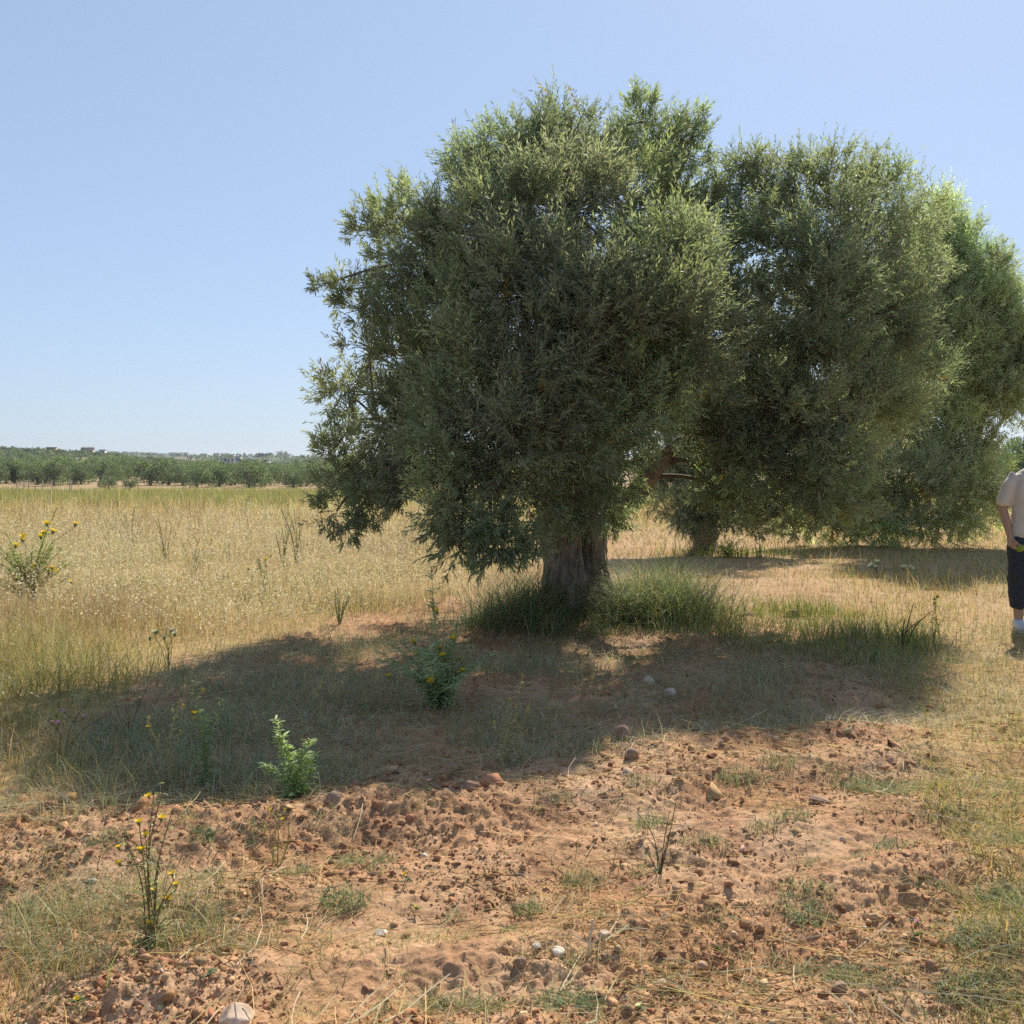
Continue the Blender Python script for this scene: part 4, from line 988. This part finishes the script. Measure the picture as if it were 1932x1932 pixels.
def build_herbs():
    G = (.17, .22, .09); BG = (.34, .42, .14); SG = (.20, .25, .15); DR = (.42, .36, .18); DK = (.13, .11, .06)
    herb('thistle_plant', 'tall spiny yellow thistle growing in the tree shadow left of the trunk', 'thistle', 830, 1335,
         [(810, 1065), (818, 1140), (790, 1210), (850, 1200), (870, 1190), (885, 1210), (760, 1270), (875, 1265), (740, 1265), (842, 1235), (800, 1255), (895, 1225), (865, 1170)], (.38, .43, .22), (.32, .34, .18), .085, .018, 95, .9,
         [(818, 1150), (819, 1166), (779, 1220), (790, 1232), (798, 1240), (829, 1228), (838, 1235), (856, 1205), (855, 1216), (866, 1250), (875, 1260), (872, 1275), (858, 1278), (812, 1262), (820, 1272), (815, 1292), (824, 1293), (740, 1268)], rosette=30, seed=1, spread=.10, bush=30, bush_h=.38, bush_r=.36, fsize=.028, group='yellow thistles')
    herb('thistle_plant', 'tall yellow flowering weed clump in the meadow at the left edge', 'wildflower', 55, 1150,
         [(105, 960), (68, 1005), (28, 1000), (45, 1040), (95, 1050), (12, 1080), (80, 1040), (112, 1060), (60, 1060), (35, 1075)], (.30, .33, .10), (.26, .29, .1), .085, .018, 75, .5,
         [(106, 987), (105, 995), (104, 1003), (68, 1008), (71, 1014), (29, 1015), (30, 1022), (31, 1030), (36, 1072), (37, 1080), (40, 1088), (34, 1094), (53, 1072), (55, 1080), (58, 1086), (80, 1075), (84, 1082), (12, 1083), (10, 1090), (110, 1080), (98, 1072), (96, 1080), (130, 1100), (44, 1082), (50, 1090), (88, 1078)],
         seed=2, spread=.2, bush=44, bush_h=.62, bush_r=.42, fsize=.042, stem_r=.005, group='yellow thistles')
    herb('thistle_plant', 'dry straw coloured thistle with two forked stalks in the shade at lower left', 'thistle', 318, 1490, [(287, 1365), (300, 1425), (338, 1330), (325, 1375), (350, 1385)], (.36, .33, .14), (.42, .36, .18), .03, .008, 55, 1,
         [(285, 1378), (289, 1360, 'dry'), (328, 1350, 'dry'), (352, 1378, 'dry'), (344, 1390, 'dry'), (323, 1372, 'dry'), (300, 1400, 'dry')], seed=3, fsize=.013, group='yellow thistles')
    herb('thistle_plant', 'slender green thistle with one orange yellow bloom halfway up', 'thistle', 388, 1492, [(363, 1295), (372, 1350), (418, 1330), (395, 1400), (345, 1420)], (.24, .30, .12), (.24, .29, .14), .06, .013, 95, 1,
         [(370, 1352), (354, 1338, 'dry'), (372, 1322, 'dry')], seed=4, rosette=8, fsize=.018, group='yellow thistles')
    herb('thistle_plant', 'bright pale green spiny thistle catching the sun at the shadow edge', 'thistle', 560, 1512, [(521, 1358), (530, 1400), (582, 1403), (590, 1430), (498, 1442), (566, 1440), (515, 1455)], (.42, .50, .20), (.36, .42, .18), .062, .019, 190, 1, (), rosette=24, seed=5, spread=.03, stem_r=.004)
    herb('thistle_plant', 'leggy yellow flowered thistle in the foreground at lower left', 'thistle', 287, 1775,
         [(298, 1470), (275, 1490), (312, 1522), (260, 1535), (235, 1560), (330, 1640), (340, 1650), (285, 1560), (300, 1600)], (.28, .30, .11), (.22, .15, .09), .045, .011, 55, .5,
         [(300, 1466), (312, 1519), (265, 1530), (275, 1557), (278, 1573), (249, 1586), (327, 1628), (337, 1645), (291, 1662), (312, 1680), (310, 1690), (288, 1715), (245, 1560)], seed=6, rosette=26, spread=.05, bush=9, bush_h=.14, bush_r=.07, fsize=.015, stem_r=.0028, curl=.5, group='yellow thistles')
    herb('thistle_plant', 'small half dry yellow thistle on the soil below the bright green one', 'thistle', 522, 1620, [(503, 1525), (535, 1510), (545, 1530), (512, 1500)], (.36, .33, .14), (.40, .33, .16), .026, .008, 60, 1,
         [(502, 1524), (533, 1530), (512, 1500, 'dry'), (540, 1508, 'dry')], seed=7, fsize=.011, group='yellow thistles')
    herb('dry_weed', 'pale straw coloured bushy weed in shade left of the red soil ridge', 'weed', 955, 1450, [(985, 1292), (960, 1330), (975, 1345), (930, 1380), (1000, 1340), (940, 1420), (920, 1440), (995, 1380)], (.46, .42, .20), (.42, .36, .18), .032, .008, 80, .8,
         [(985, 1292, 'dry'), (962, 1335, 'dry'), (995, 1345, 'dry'), (932, 1385, 'dry'), (974, 1350, 'dry')], seed=8, fsize=.015, spread=.07)
    herb('dark_weed', 'dark thin stemmed weed with few leaves standing on bare red soil', 'weed', 1245, 1640, [(1280, 1500), (1268, 1530), (1205, 1530), (1222, 1570), (1262, 1560), (1210, 1590)], (.16, .20, .09), (.10, .10, .05), .022, .006, 30, .3, (), seed=9, rosette=12, stem_r=.0022)
    herb('dark_weed', 'dead dark brown branching weed in the verge grass before the man', 'weed', 1702, 1222, [(1716, 1130), (1700, 1160), (1740, 1160), (1765, 1150), (1708, 1185)], DK, (.08, .06, .04), .03, .006, 40, .6, (), seed=10, stem_r=.005)
    herb('thistle_plant', 'small yellow flowered weed right of the dead brown one', 'wildflower', 1762, 1215, [(1760, 1115), (1768, 1130), (1755, 1150), (1775, 1155)], (.25, .29, .10), (.24, .27, .1), .045, .010, 55, .6,
         [(1760, 1115), (1763, 1122), (1757, 1128)], seed=11, fsize=.022, group='yellow thistles')
    herb('dark_weed', 'brown twiggy weed with pink flowers at the meadow edge', 'weed', 120, 1440, [(100, 1350), (85, 1390), (130, 1340), (160, 1380), (200, 1350), (150, 1420), (60, 1410)], (.22, .17, .08), (.17, .11, .06), .028, .006, 38, .4,
         [(99, 1355, 'pink'), (100, 1362, 'pink'), (102, 1370, 'pink'), (138, 1365, 'pink')], seed=12, spread=.1, fsize=.016)
    herb('dark_weed', 'bare brown twiggy weed right of the pink flowered one', 'weed', 240, 1400, [(205, 1330), (260, 1310), (280, 1345), (225, 1360), (240, 1340)], (.22, .17, .08), (.18, .12, .07), .02, .005, 25, .4, (), seed=13, spread=.12)
    herb('white_flower', 'cluster of flat white flower heads at the edge of the dry meadow', 'wildflower', 318, 1262, [(292, 1190), (305, 1184), (320, 1188), (331, 1192), (312, 1200), (285, 1200)], (.22, .26, .10), (.28, .28, .12), .04, .006, 20, .3,
         [(292, 1190, 'white'), (305, 1184, 'white'), (320, 1188, 'white'), (331, 1193, 'white'), (312, 1200, 'white'), (285, 1200, 'white')], seed=14, spread=.06, fsize=.026)
    # green spikes standing over the meadow
    for k, (px, py, top, lab) in enumerate([(250, 1040, 955, 'upright green weed spikes at the middle of the meadow skyline'), (206, 1035, 968, 'green weed spikes a little left of the meadow middle'), (312, 1060, 975, 'thin brown weed stalk in the meadow near its middle'), (365, 1085, 1010, 'green weed patch with small yellow dots halfway across the meadow'),
                                           (500, 1120, 1050, 'yellow dotted weed in the meadow left of the tree'), (560, 1065, 955, 'tall pale green weed spikes in the meadow beside the crown'), (535, 1080, 985, 'low green weed left of the tall spikes by the crown'), (640, 1180, 1110, 'grey thistle heads on long stalks in the meadow close to the shadow')]):
        r = np.random.default_rng(60 + k)
        tips = [(px + r.normal(0, 12), top + abs(r.normal(0, 16))) for _ in range(7)]
        fl = [(t[0], t[1] + 8) for t in tips[:4]] if 'yellow' in lab else []
        herb('meadow_weed', lab, 'weed', px, py, tips, (.26, .28, .11) if 'brown' not in lab else (.28, .2, .1), (.26, .27, .12), .06, .012, 34, .4, fl, seed=20 + k, spread=.3, stem_r=.006, fsize=.03, group='weeds standing over the meadow')
    herb('green_weed', 'fresh bright green weed beside the trunk of the olive behind', 'weed', 1375, 1062, [(1360, 1020), (1400, 1030), (1345, 1030), (1420, 1040), (1385, 1025)], (.26, .34, .07), (.24, .30, .08), .10, .022, 40, .4, (), seed=30, spread=.3, bush=14, bush_h=.3, bush_r=.4, depth=16.0)
    herb('pale_thistle', 'whitish round headed thistles before the bushy olive tree', 'thistle', 1655, 1085, [(1640, 1062), (1660, 1058), (1678, 1060), (1650, 1066), (1700, 1064)], (.2, .23, .14), (.24, .24, .15), .07, .014, 25, .7,
         [(1640, 1062, 'white'), (1660, 1058, 'white'), (1678, 1060, 'white'), (1650, 1066, 'white'), (1700, 1064, 'white')], seed=31, spread=.3, fsize=.05, stem_r=.006)
    for k, (px, py, fx, fy, sz, kind, lab) in enumerate([(1730, 1780, 1733, 1752, .014, 'pink', 'single pink violet bloom on the bare soil at lower right'), (806, 1510, 808, 1490, .014, 'pink', 'violet bloom on the lit soil just below the tree shadow'), (1206, 1918, 1207, 1902, .016, 'white', 'small whitish bloom near the bottom edge right of centre'),
                                                 (768, 1660, 762, 1640, .009, 'yellow', 'tiny yellow bloom on bare soil, upper of the pair left of centre'), (788, 1700, 785, 1687, .009, 'yellow', 'tiny yellow bloom on bare soil, lower of the pair left of centre'), (392, 1855, 437, 1860, .010, 'yellow', 'low yellow bloom in the grass right of the foreground thistle'),
                                                 (146, 1905, 148, 1890, .010, 'yellow', 'low yellow bloom in the lower left tangle of grass')]):
        herb('small_flower', lab, 'wildflower', px, py, [(fx, fy)], (.18, .23, .11), (.2, .2, .1), .02, .006, 60, .4, [(fx, fy, kind)], seed=40 + k, rosette=9, stem_r=.0014, fsize=sz, spread=.006, group='single small blooms')

# ------------------------------------------------------------------ stones, stick
def stone(label, px, py, wpx, hpx, mat, seed, flat=.8, sink=.3, group='pale stones on the soil', name='stone', dpx=None):
    r = np.random.default_rng(seed); d = gdepth(py + hpx * .4); q = at(px, py, d); k = d / PX
    v, f = ico(3)
    pl = norm(r.normal(size=(9, 3))); dist = r.uniform(.62, .9, 9)
    v = v.copy()
    for a, t in zip(pl, dist):                # broken faces
        e = v @ a - t; v = v - np.where(e > 0, e, 0)[:, None] * a
    v *= 1 + .05 * fbm(v[:, :1] * 2.5 + v[:, 2:] + seed, v[:, 1:2] * 2.5 + v[:, 2:], 3, seed)
    sx = np.ptp(v[:, 0]); sz = np.ptp(v[:, 2])
    v = v * [wpx * k / sx, (dpx or wpx) * k / sx * flat, hpx * k / sz * 1.25]
    s = Soup(); s.add(v[None], f, np.array([.5, .5, .5]))
    o = s.obj(name, mat); x = (px / PX - .5) * d
    o.location = (x, d, float(gz(x, d) + micro(np.array([x]), np.array([d]))[0]) + hpx * k * (.5 - sink)); o.rotation_euler = (0, 0, r.random() * .6)
    tag(o, label, 'stone', group); return o

def build_stones():
    stone('chalk white stone, the larger of two lying side by side on the soil', 1052, 1798, 26, 13, MAT_WHITE, 1, 1.35)
    stone('small chalk white stone, left of the larger white one', 1011, 1789, 21, 9, MAT_WHITE, 2, 1.3)
    stone('brown stone with a pale sunlit face below the two white ones', 982, 1817, 24, 22, MAT_BROWNST, 3)
    stone('large pale rock half sunk in soil at the bottom edge', 446, 1893, 66, 40, MAT_STONE_MIX, 24, 1.0)
    stone('pale flat stone beside a grass tuft in the foreground centre left', 718, 1727, 24, 8, MAT_WHITE, 5, 1.3)
    stone('big earthy rock in the shade behind the soil ridge', 1172, 1397, 40, 34, MAT_BROWNST, 6, group='earthy rocks along the ridge')
    stone('brown rock poking out of the sunlit soil ridge', 1192, 1443, 30, 22, MAT_BROWNST, 7, group='earthy rocks along the ridge')
    stone('dark brown stone on the slope below the tree shadow', 886, 1503, 36, 20, MAT_BROWNST, 8, group='earthy rocks along the ridge')
    stone('dark lump of earth in the sunny strip left of its twin, right of the trunk', 1413, 1168, 22, 12, MAT_BROWNST, 9, group='dark lumps in the sunny strip')
    stone('larger dark lump of earth in the sunny strip right of the trunk', 1497, 1166, 28, 17, MAT_BROWNST, 10, group='dark lumps in the sunny strip')
    stone('purplish rock at the end of the tree shadow on the right', 1545, 1518, 44, 20, MAT_BROWNST, 11, group='earthy rocks along the ridge')
    stone('grey rounded rock in the shaded clods under the right crown', 1265, 1312, 26, 18, MAT_STONE_MIX, 12, group='earthy rocks along the ridge')
    stone('pale grey rock in the shaded clods nearer the trunk', 1225, 1290, 24, 16, MAT_STONE_MIX, 13, group='earthy rocks along the ridge')
    stone('reddish squared clod on the soil at the left edge', 12, 1718, 24, 20, MAT_BROWNST, 14, group='earthy rocks along the ridge')
    stone('earthy stone in the left part of the soil ridge below the green thistle', 630, 1528, 38, 22, MAT_BROWNST, 15, group='earthy rocks along the ridge')
    stone('pale pebble near the pair of tiny yellow blooms', 800, 1590, 16, 12, MAT_WHITE, 16)
    stone('small pale stone near the left edge of the tree shadow', 175, 1640, 18, 8, MAT_WHITE, 17)
    stone('flat tan stone low on the right, below the pink bloom', 1585, 1868, 34, 16, MAT_BROWNST, 18, group='earthy rocks along the ridge')
    stone('whitish pebble right of the upright stick', 1140, 1778, 22, 9, MAT_STONE_MIX, 19)
    stone('pale pebble between grass tufts at right centre', 1630, 1745, 13, 7, MAT_WHITE, 20)
    stone('pinkish pebble on the soil right of the dark thin weed', 1590, 1590, 14, 9, MAT_STONE_MIX, 21)
    # stick
    d = gdepth(1808); b = at(1105, 1808, d); e = at(1119, 1745, d); s = Soup(); z = float(gz(b[0], d))
    tube(s, spline([(0, 0, -.03), ((e[0] - b[0]) * .6, .0, .05), ((e[0] - b[0]), .02, .105)], 10), np.linspace(.0042, .0034, 10), 8, (.5, .4, .3), .2)
    o = s.obj('stick', MAT_STICK); o.location = (b[0], d, z); tag(o, 'pale broken stick poking upright out of the soil', 'stick')

# ------------------------------------------------------------------ the man
def solid(parts, name, mat, parent, voxel=.009, smooth=3, folds=0.):
    """several closed lofts fused into one continuous skin"""
    s = Soup()
    for P, rads, seg in parts:
        P = np.array(P, float); rads = np.array(rads, float); n = len(P)
        if rads.ndim == 1: rads = np.stack([rads, rads], -1)
        tan = norm(np.gradient(P, axis=0)); a = np.arange(seg) / seg * 6.28318; V = []
        for i in range(n):
            u = np.array([1., 0, 0]); u = u - tan[i] * np.dot(u, tan[i])
            if np.linalg.norm(u) < .3: u = np.array([0, 0, 1.]) - tan[i] * tan[i][2]
            u = norm(u); w = np.cross(tan[i], u)
            V.append(P[i] + u * (np.cos(a) * rads[i, 0])[:, None] + w * (np.sin(a) * rads[i, 1])[:, None])
        V = np.concatenate(V + [P[:1] - tan[:1] * rads[0].min() * .5, P[-1:] + tan[-1:] * rads[-1].min() * .5])
        F = [[i * seg + j, i * seg + (j + 1) % seg, (i + 1) * seg + (j + 1) % seg, (i + 1) * seg + j] for i in range(n - 1) for j in range(seg)]
        s.add(V, np.array(F), np.array([.5, .5, .5]))
        s.f[3].append(np.array([[(j + 1) % seg, j, n * seg] for j in range(seg)] + [[(n - 1) * seg + j, (n - 1) * seg + (j + 1) % seg, n * seg + 1] for j in range(seg)]) + s.n - len(V))
    o = s.obj(name, mat, parent, True)
    m = o.modifiers.new('fuse', 'REMESH'); m.mode = 'VOXEL'; m.voxel_size = voxel; m.use_smooth_shade = True
    m2 = o.modifiers.new('soft', 'SMOOTH'); m2.factor = .5; m2.iterations = smooth
    dg = bpy.context.evaluated_depsgraph_get(); me = bpy.data.meshes.new_from_object(o.evaluated_get(dg)); me.name = name
    o.modifiers.clear(); o.data = me
    if folds:
        n = len(me.vertices); co = np.zeros(n * 3); no = np.zeros(n * 3); me.vertices.foreach_get('co', co); me.vertices.foreach_get('normal', no)
        co = co.reshape(-1, 3); no = no.reshape(-1, 3); q = co[:, 0] + .6 * co[:, 1]
        f = 1 - 2 * np.abs(perlin(q * 11 + co[:, 2] * 3, co[:, 2] * 6 - q * 4, 150)) + .5 * perlin(q * 22, co[:, 2] * 16, 151)
        me.vertices.foreach_set('co', (co + no * (folds * (f - .4))[:, None]).ravel()); me.update()
    if not me.materials: me.materials.append(mat)
    return o

def M_plain(name, c1, c2, scale=60, rough=.8, bump=.15):
    return M_noise(name, c1, c2, scale, rough=rough, bump=bump, dist=.004, detail=3)

def build_man():
    d = 9.25; x = (1953 / PX - .5) * d; z = float(gz(x, d))
    root = empty('person', (x, d, z), 'man in beige tee shirt and dark cropped trousers at the right edge of the picture', 'person')
    skin = M_plain('skin', (.36, .21, .14), (.42, .26, .18), 40, .55, .05)
    shirt = M_plain('beige_cotton', (.55, .48, .40), (.60, .53, .45), 90, .9)
    trous = M_plain('dark_navy_cloth', (.022, .027, .037), (.042, .05, .062), 90, .85)
    shoe = M_plain('white_shoe', (.55, .55, .56), (.66, .66, .67), 60, .6)
    hair = M_plain('dark_hair', (.02, .015, .012), (.05, .04, .03), 120, .6, .6)
    # right arm (left in the picture) and left arm joints
    RS, RE, RW = np.array([-.19, .0, 1.40]), np.array([-.268, .03, 1.10]), np.array([-.235, -.05, .855])
    LS, LE, LW = np.array([.20, .0, 1.40]), np.array([.285, .04, 1.10]), np.array([.27, -.04, .85])
    parts = []
    parts.append(([(0, 0, .86), (0, 0, .95), (0, .0, 1.05), (0, 0, 1.2), (0, 0, 1.33), (0, .0, 1.43), (0, .01, 1.47)], [(.16, .11), (.165, .115), (.15, .105), (.165, .115), (.175, .115), (.12, .085), (.065, .06)], 20))
    parts.append(([(0, .01, 1.42), (0, .0, 1.5), (0, -.01, 1.56)], [.062, .056, .058], 14))
    parts.append(([(0, -.025, 1.51), (0, -.03, 1.535), (0, -.025, 1.575), (0, -.015, 1.63), (0, -.005, 1.68), (0, .0, 1.72), (0, .005, 1.742)], [(.03, .04), (.05, .062), (.066, .085), (.074, .095), (.074, .096), (.058, .075), (.025, .03)], 20))
    parts.append(([(0, -.105, 1.645), (0, -.118, 1.615), (0, -.122, 1.600), (0, -.11, 1.59)], [.008, .012, .016, .01], 8))      # nose
    parts.append(([(-.03, -.099, 1.56), (0, -.107, 1.561), (.03, -.099, 1.56)], [.005, .0075, .005], 8))                      # lips
    for sg in (-1, 1):
        parts.append(([(sg * .076, .0, 1.595), (sg * .082, .005, 1.62), (sg * .079, .01, 1.65)], [(.007, .014), (.009, .02), (.006, .014)], 8))
        parts.append(([(sg * .10, 0, .9), (sg * .12, .0, .75), (sg * .125, -.005, .5), (sg * .13, .02, .34), (sg * .135, .02, .2), (sg * .14, .01, .09), (sg * .14, .0, .05)], [.095, .085, .062, .058, .046, .038, .042], 16))
        parts.append(([(sg * .14, .05, .05), (sg * .145, -.05, .045), (sg * .155, -.15, .03)], [(.036, .04), (.042, .035), (.036, .02)], 12))
    for S0, E0, W0 in ((RS, RE, RW), (LS, LE, LW)):
        parts.append(([S0 * [.7, 1, 1] - [0, 0, .05], S0 - [0, 0, .045], (S0 + E0) / 2, E0, E0 * .55 + W0 * .45, W0], [.05, .055, .046, .039, .040, .027], 14))
    def hand(W, sg, grip):
        dn = norm(np.array([.18 * -sg, -.25, -1.]))
        fw = norm(np.array([-.5 * sg, -.85, -.05]))       # across the palm, thumb side
        nm = norm(np.cross(dn, fw))
        out = [([W - dn * .01, W + dn * .03, W + dn * .085], [(.026, .019), (.038, .020), (.040, .016)], 12)]
        inward = np.array([-sg * 1., 0, 0]) * (-1)
        inw = norm(np.array([-sg * 1.0, -.2, 0]))
        for i, (off, ln) in enumerate([(.030, .072), (.010, .08), (-.010, .074), (-.029, .058)]):
            b = W + dn * .08 + fw * off; k1 = b + dn * ln * .45 + inw * ln * .15 * grip; k2 = k1 + norm(dn * (1 - .9 * grip) + inw * grip) * ln * .4; k3 = k2 + norm(dn * (.4 - .9 * grip) + inw * grip) * ln * .28
            out.append(([b - dn * .02, b, k1, k2, k3], [.009, .0095, .009, .008, .0065], 8))
        tb = W + dn * .03 + fw * .028; out.append(([tb - fw * .01, tb + fw * .022 + dn * .018, tb + fw * .03 + dn * .045 + inw * .018 * grip, tb + fw * .022 + dn * .066 + inw * .035 * grip], [.013, .012, .010, .007], 8))
        return out, W + dn * .105 + inw * .038 + fw * .028
    h1, fruit_at = hand(RW, -1, .75); h2_, _ = hand(LW, 1, .45)
    solid(parts + h1 + h2_, 'body', skin, root, .0065, 2)
    # eyes, brows
    for sg in (-1, 1):
        v, f = ico(1); s = Soup(); s.add(v * .0125 + [sg * .031, -.088, 1.632], f, np.array([.8, .8, .8])); s.obj('eye', M_plain('eye', (.5, .5, .5), (.6, .6, .6)), root, True)
    # hair
    solid([([(0, .035, 1.60), (0, .03, 1.66), (0, .015, 1.71), (0, .008, 1.75), (0, .008, 1.766)], [(.074, .07), (.086, .088), (.086, .106), (.070, .090), (.036, .05)], 20)], 'hair', hair, root, .008, 2)
    # shirt
    sh = [([(0, .0, .845), (0, 0, .88), (0, .0, 1.0), (0, 0, 1.15), (0, 0, 1.3), (0, .0, 1.40), (0, .005, 1.455), (0, .01, 1.475)], [(.222, .15), (.222, .15), (.205, .145), (.195, .14), (.205, .14), (.185, .115), (.11, .085), (.075, .07)], 28)]
    for S0, E0 in ((RS, RE), (LS, LE)):
        sg = np.sign(S0[0]); e = S0 * .12 + E0 * .88 + [sg * .008, 0, 0]
        sh.append(([S0 * [.5, 1, 1.0] + [0, 0, -.03], S0 * [.9, 1, 1] + [0, 0, -.02], S0 * .7 + E0 * .3, e], [.07, .070, .066, .063], 18))
    solid(sh, 'shirt', shirt, root, .009, 3, .007)
    # trousers
    tr = [([(0, 0, .80), (0, 0, .90), (0, 0, 1.0)], [(.212, .130), (.188, .122), (.165, .11)], 24)]
    for sg in (-1, 1):
        tr.append(([(sg * .095, 0, .90), (sg * .115, 0, .75), (sg * .13, -.005, .55), (sg * .135, .005, .42), (sg * .135, .015, .3), (sg * .137, .015, .235), (sg * .137, .015, .21)], [.115, .12, .105, .092, .084, .078, .076], 20))
    solid(tr, 'trousers', trous, root, .009, 3, .010)
    for sg in (-1, 1):
        o = solid([([(sg * .14, .085, .04), (sg * .14, .04, .055), (sg * .143, -.03, .055), (sg * .15, -.1, .04), (sg * .157, -.175, .032), (sg * .16, -.205, .026)], [(.034, .035), (.042, .055), (.047, .05), (.05, .04), (.043, .03), (.022, .02)], 16),
                   ([(sg * .14, .02, .05), (sg * .14, .02, .1)], [.05, .047], 14)], 'shoe', shoe, root, .007, 2)
        s = Soup(); v = []
        s2 = [(sg * .14, .095), (sg * .14, .03), (sg * .143, -.05), (sg * .153, -.13), (sg * .16, -.21)]; wd = [.03, .045, .05, .052, .022]
        top = [(px + w_ * e, py, zz) for (px, py), w_ in zip(s2, wd) for e in (-1, 1) for zz in (-.01, .02)]
        V = np.array(top); F = []
        for i in range(4):
            b = i * 4; F += [[b, b + 4, b + 5, b + 1], [b + 2, b + 3, b + 7, b + 6], [b + 1, b + 5, b + 7, b + 3], [b, b + 2, b + 6, b + 4]]
        F += [[0, 1, 3, 2], [16, 18, 19, 17]]
        s.add(V, np.array(F), np.array([.7, .7, .7])); s.obj('sole', shoe, o)
    root.rotation_euler = (0, 0, RAD(-6))
    # fruit in the right hand
    rot = Matrix.Rotation(RAD(-6), 3, 'Z'); p = rot @ Vector(fruit_at)
    v, f = ico(2); t = v[:, 2]; w = (1 - .22 * np.clip(t, 0, 1)) ; v2 = np.stack([v[:, 0] * w * .034, v[:, 1] * w * .034, t * .042], -1)
    s = Soup(); s.add(v2[None], f, np.array([.2, .3, .05]))
    o = s.obj('green_fruit', M_noise('green_fruit_skin', (.16, .24, .04), (.30, .34, .06), 30, rough=.4, bump=.1, dist=.002), None, True)
    o.location = (x + p.x, d + p.y, z + p.z); o.rotation_euler = (.6, .9, 0); tag(o, 'green fruit held in the hand of the man at the right edge', 'fruit')
    s = Soup(); tube(s, [(0, 0, .03), (.002, 0, .038), (.005, 0, .046)], [.002, .002, .0018], 6); s.obj('stalk', MAT_TWIG, o)

# ------------------------------------------------------------------ light, sky, camera
SUN_AZ, SUN_EL = RAD(23), RAD(43)      # azimuth measured from straight ahead towards the right
def build_light():
    w = bpy.data.worlds.new('World'); SC.world = w; w.use_nodes = True
    nt = w.node_tree; bg = nt.nodes['Background']
    sky = nt.nodes.new('ShaderNodeTexSky'); sky.sky_type = 'NISHITA'; sky.sun_disc = False
    sky.sun_elevation = SUN_EL; sky.sun_rotation = SUN_AZ; sky.air_density = 1.0; sky.dust_density = .5; sky.ozone_density = 1.5; sky.altitude = 0
    gm = nt.nodes.new('ShaderNodeGamma'); gm.inputs[1].default_value = .4
    tn = nt.nodes.new('ShaderNodeMix'); tn.data_type = 'RGBA'; tn.blend_type = 'MULTIPLY'; tn.inputs['Factor'].default_value = 1; tn.inputs['B'].default_value = (.84, 1, 1.26, 1)
    nt.links.new(sky.outputs[0], gm.inputs[0]); nt.links.new(gm.outputs[0], tn.inputs['A']); nt.links.new(tn.outputs['Result'], bg.inputs[0]); bg.inputs[1].default_value = .138
    L = bpy.data.lights.new('sun', 'SUN'); L.energy = 3.15; L.angle = RAD(.55); L.color = (1, .94, .84)
    o = bpy.data.objects.new('sun', L); COL.objects.link(o)
    d = Vector((math.sin(SUN_AZ) * math.cos(SUN_EL), math.cos(SUN_AZ) * math.cos(SUN_EL), math.sin(SUN_EL)))
    o.rotation_euler = (-d).to_track_quat('-Z', 'Y').to_euler(); o.location = d * 30
    c = bpy.data.cameras.new('camera'); c.sensor_width = 36; c.lens = 36.0; c.clip_end = 20000; c.clip_start = .05
    c.shift_y = HZ / PX - .5
    o = bpy.data.objects.new('camera', c); COL.objects.link(o); o.location = (0, 0, EYE); o.rotation_euler = (math.pi / 2, 0, 0); SC.camera = o
    vs = SC.view_settings; vs.view_transform = 'Standard'; vs.look = 'None'; vs.gamma = 1; vs.exposure = 1.22
    cy = SC.cycles; cy.max_bounces = 10; cy.diffuse_bounces = 6; cy.transmission_bounces = 4; cy.glossy_bounces = 2; cy.volume_bounces = 0; cy.use_denoising = False
    cy.use_adaptive_sampling = False

def build_haze():
    s = Soup(); v = np.array([(a, b, c) for c in (-2.5, 26.) for b in (-60., 3300.) for a in (-3300., 3300.)])
    s.add(v, np.array([[0, 2, 3, 1], [4, 5, 7, 6], [0, 1, 5, 4], [2, 6, 7, 3], [0, 4, 6, 2], [1, 3, 7, 5]]), np.array([1., 1, 1]))
    m, nt, N, L = newmat('haze'); out = N('ShaderNodeOutputMaterial'); p = N('ShaderNodeVolumePrincipled')
    p.inputs['Color'].default_value = (.78, .86, .95, 1); p.inputs['Density'].default_value = .00016; p.inputs['Anisotropy'].default_value = .3
    L(p.outputs[0], out.inputs['Volume'])
    o = s.obj('haze', m); tag(o, 'pale summer haze over the far ridge', 'haze', kind='stuff')

import os
SKIP = os.environ.get('SKIP', '')
build_light()
build_ground()
if 'c' not in SKIP: build_cover()
if 't' not in SKIP: build_main_tree()
if 'b' not in SKIP: build_back_trees()
if 'g' not in SKIP: build_grove(); build_far()
if 'h' not in SKIP: build_herbs()
if 's' not in SKIP: build_stones()
if 'm' not in SKIP: build_man()
if 'z' not in SKIP: build_haze()
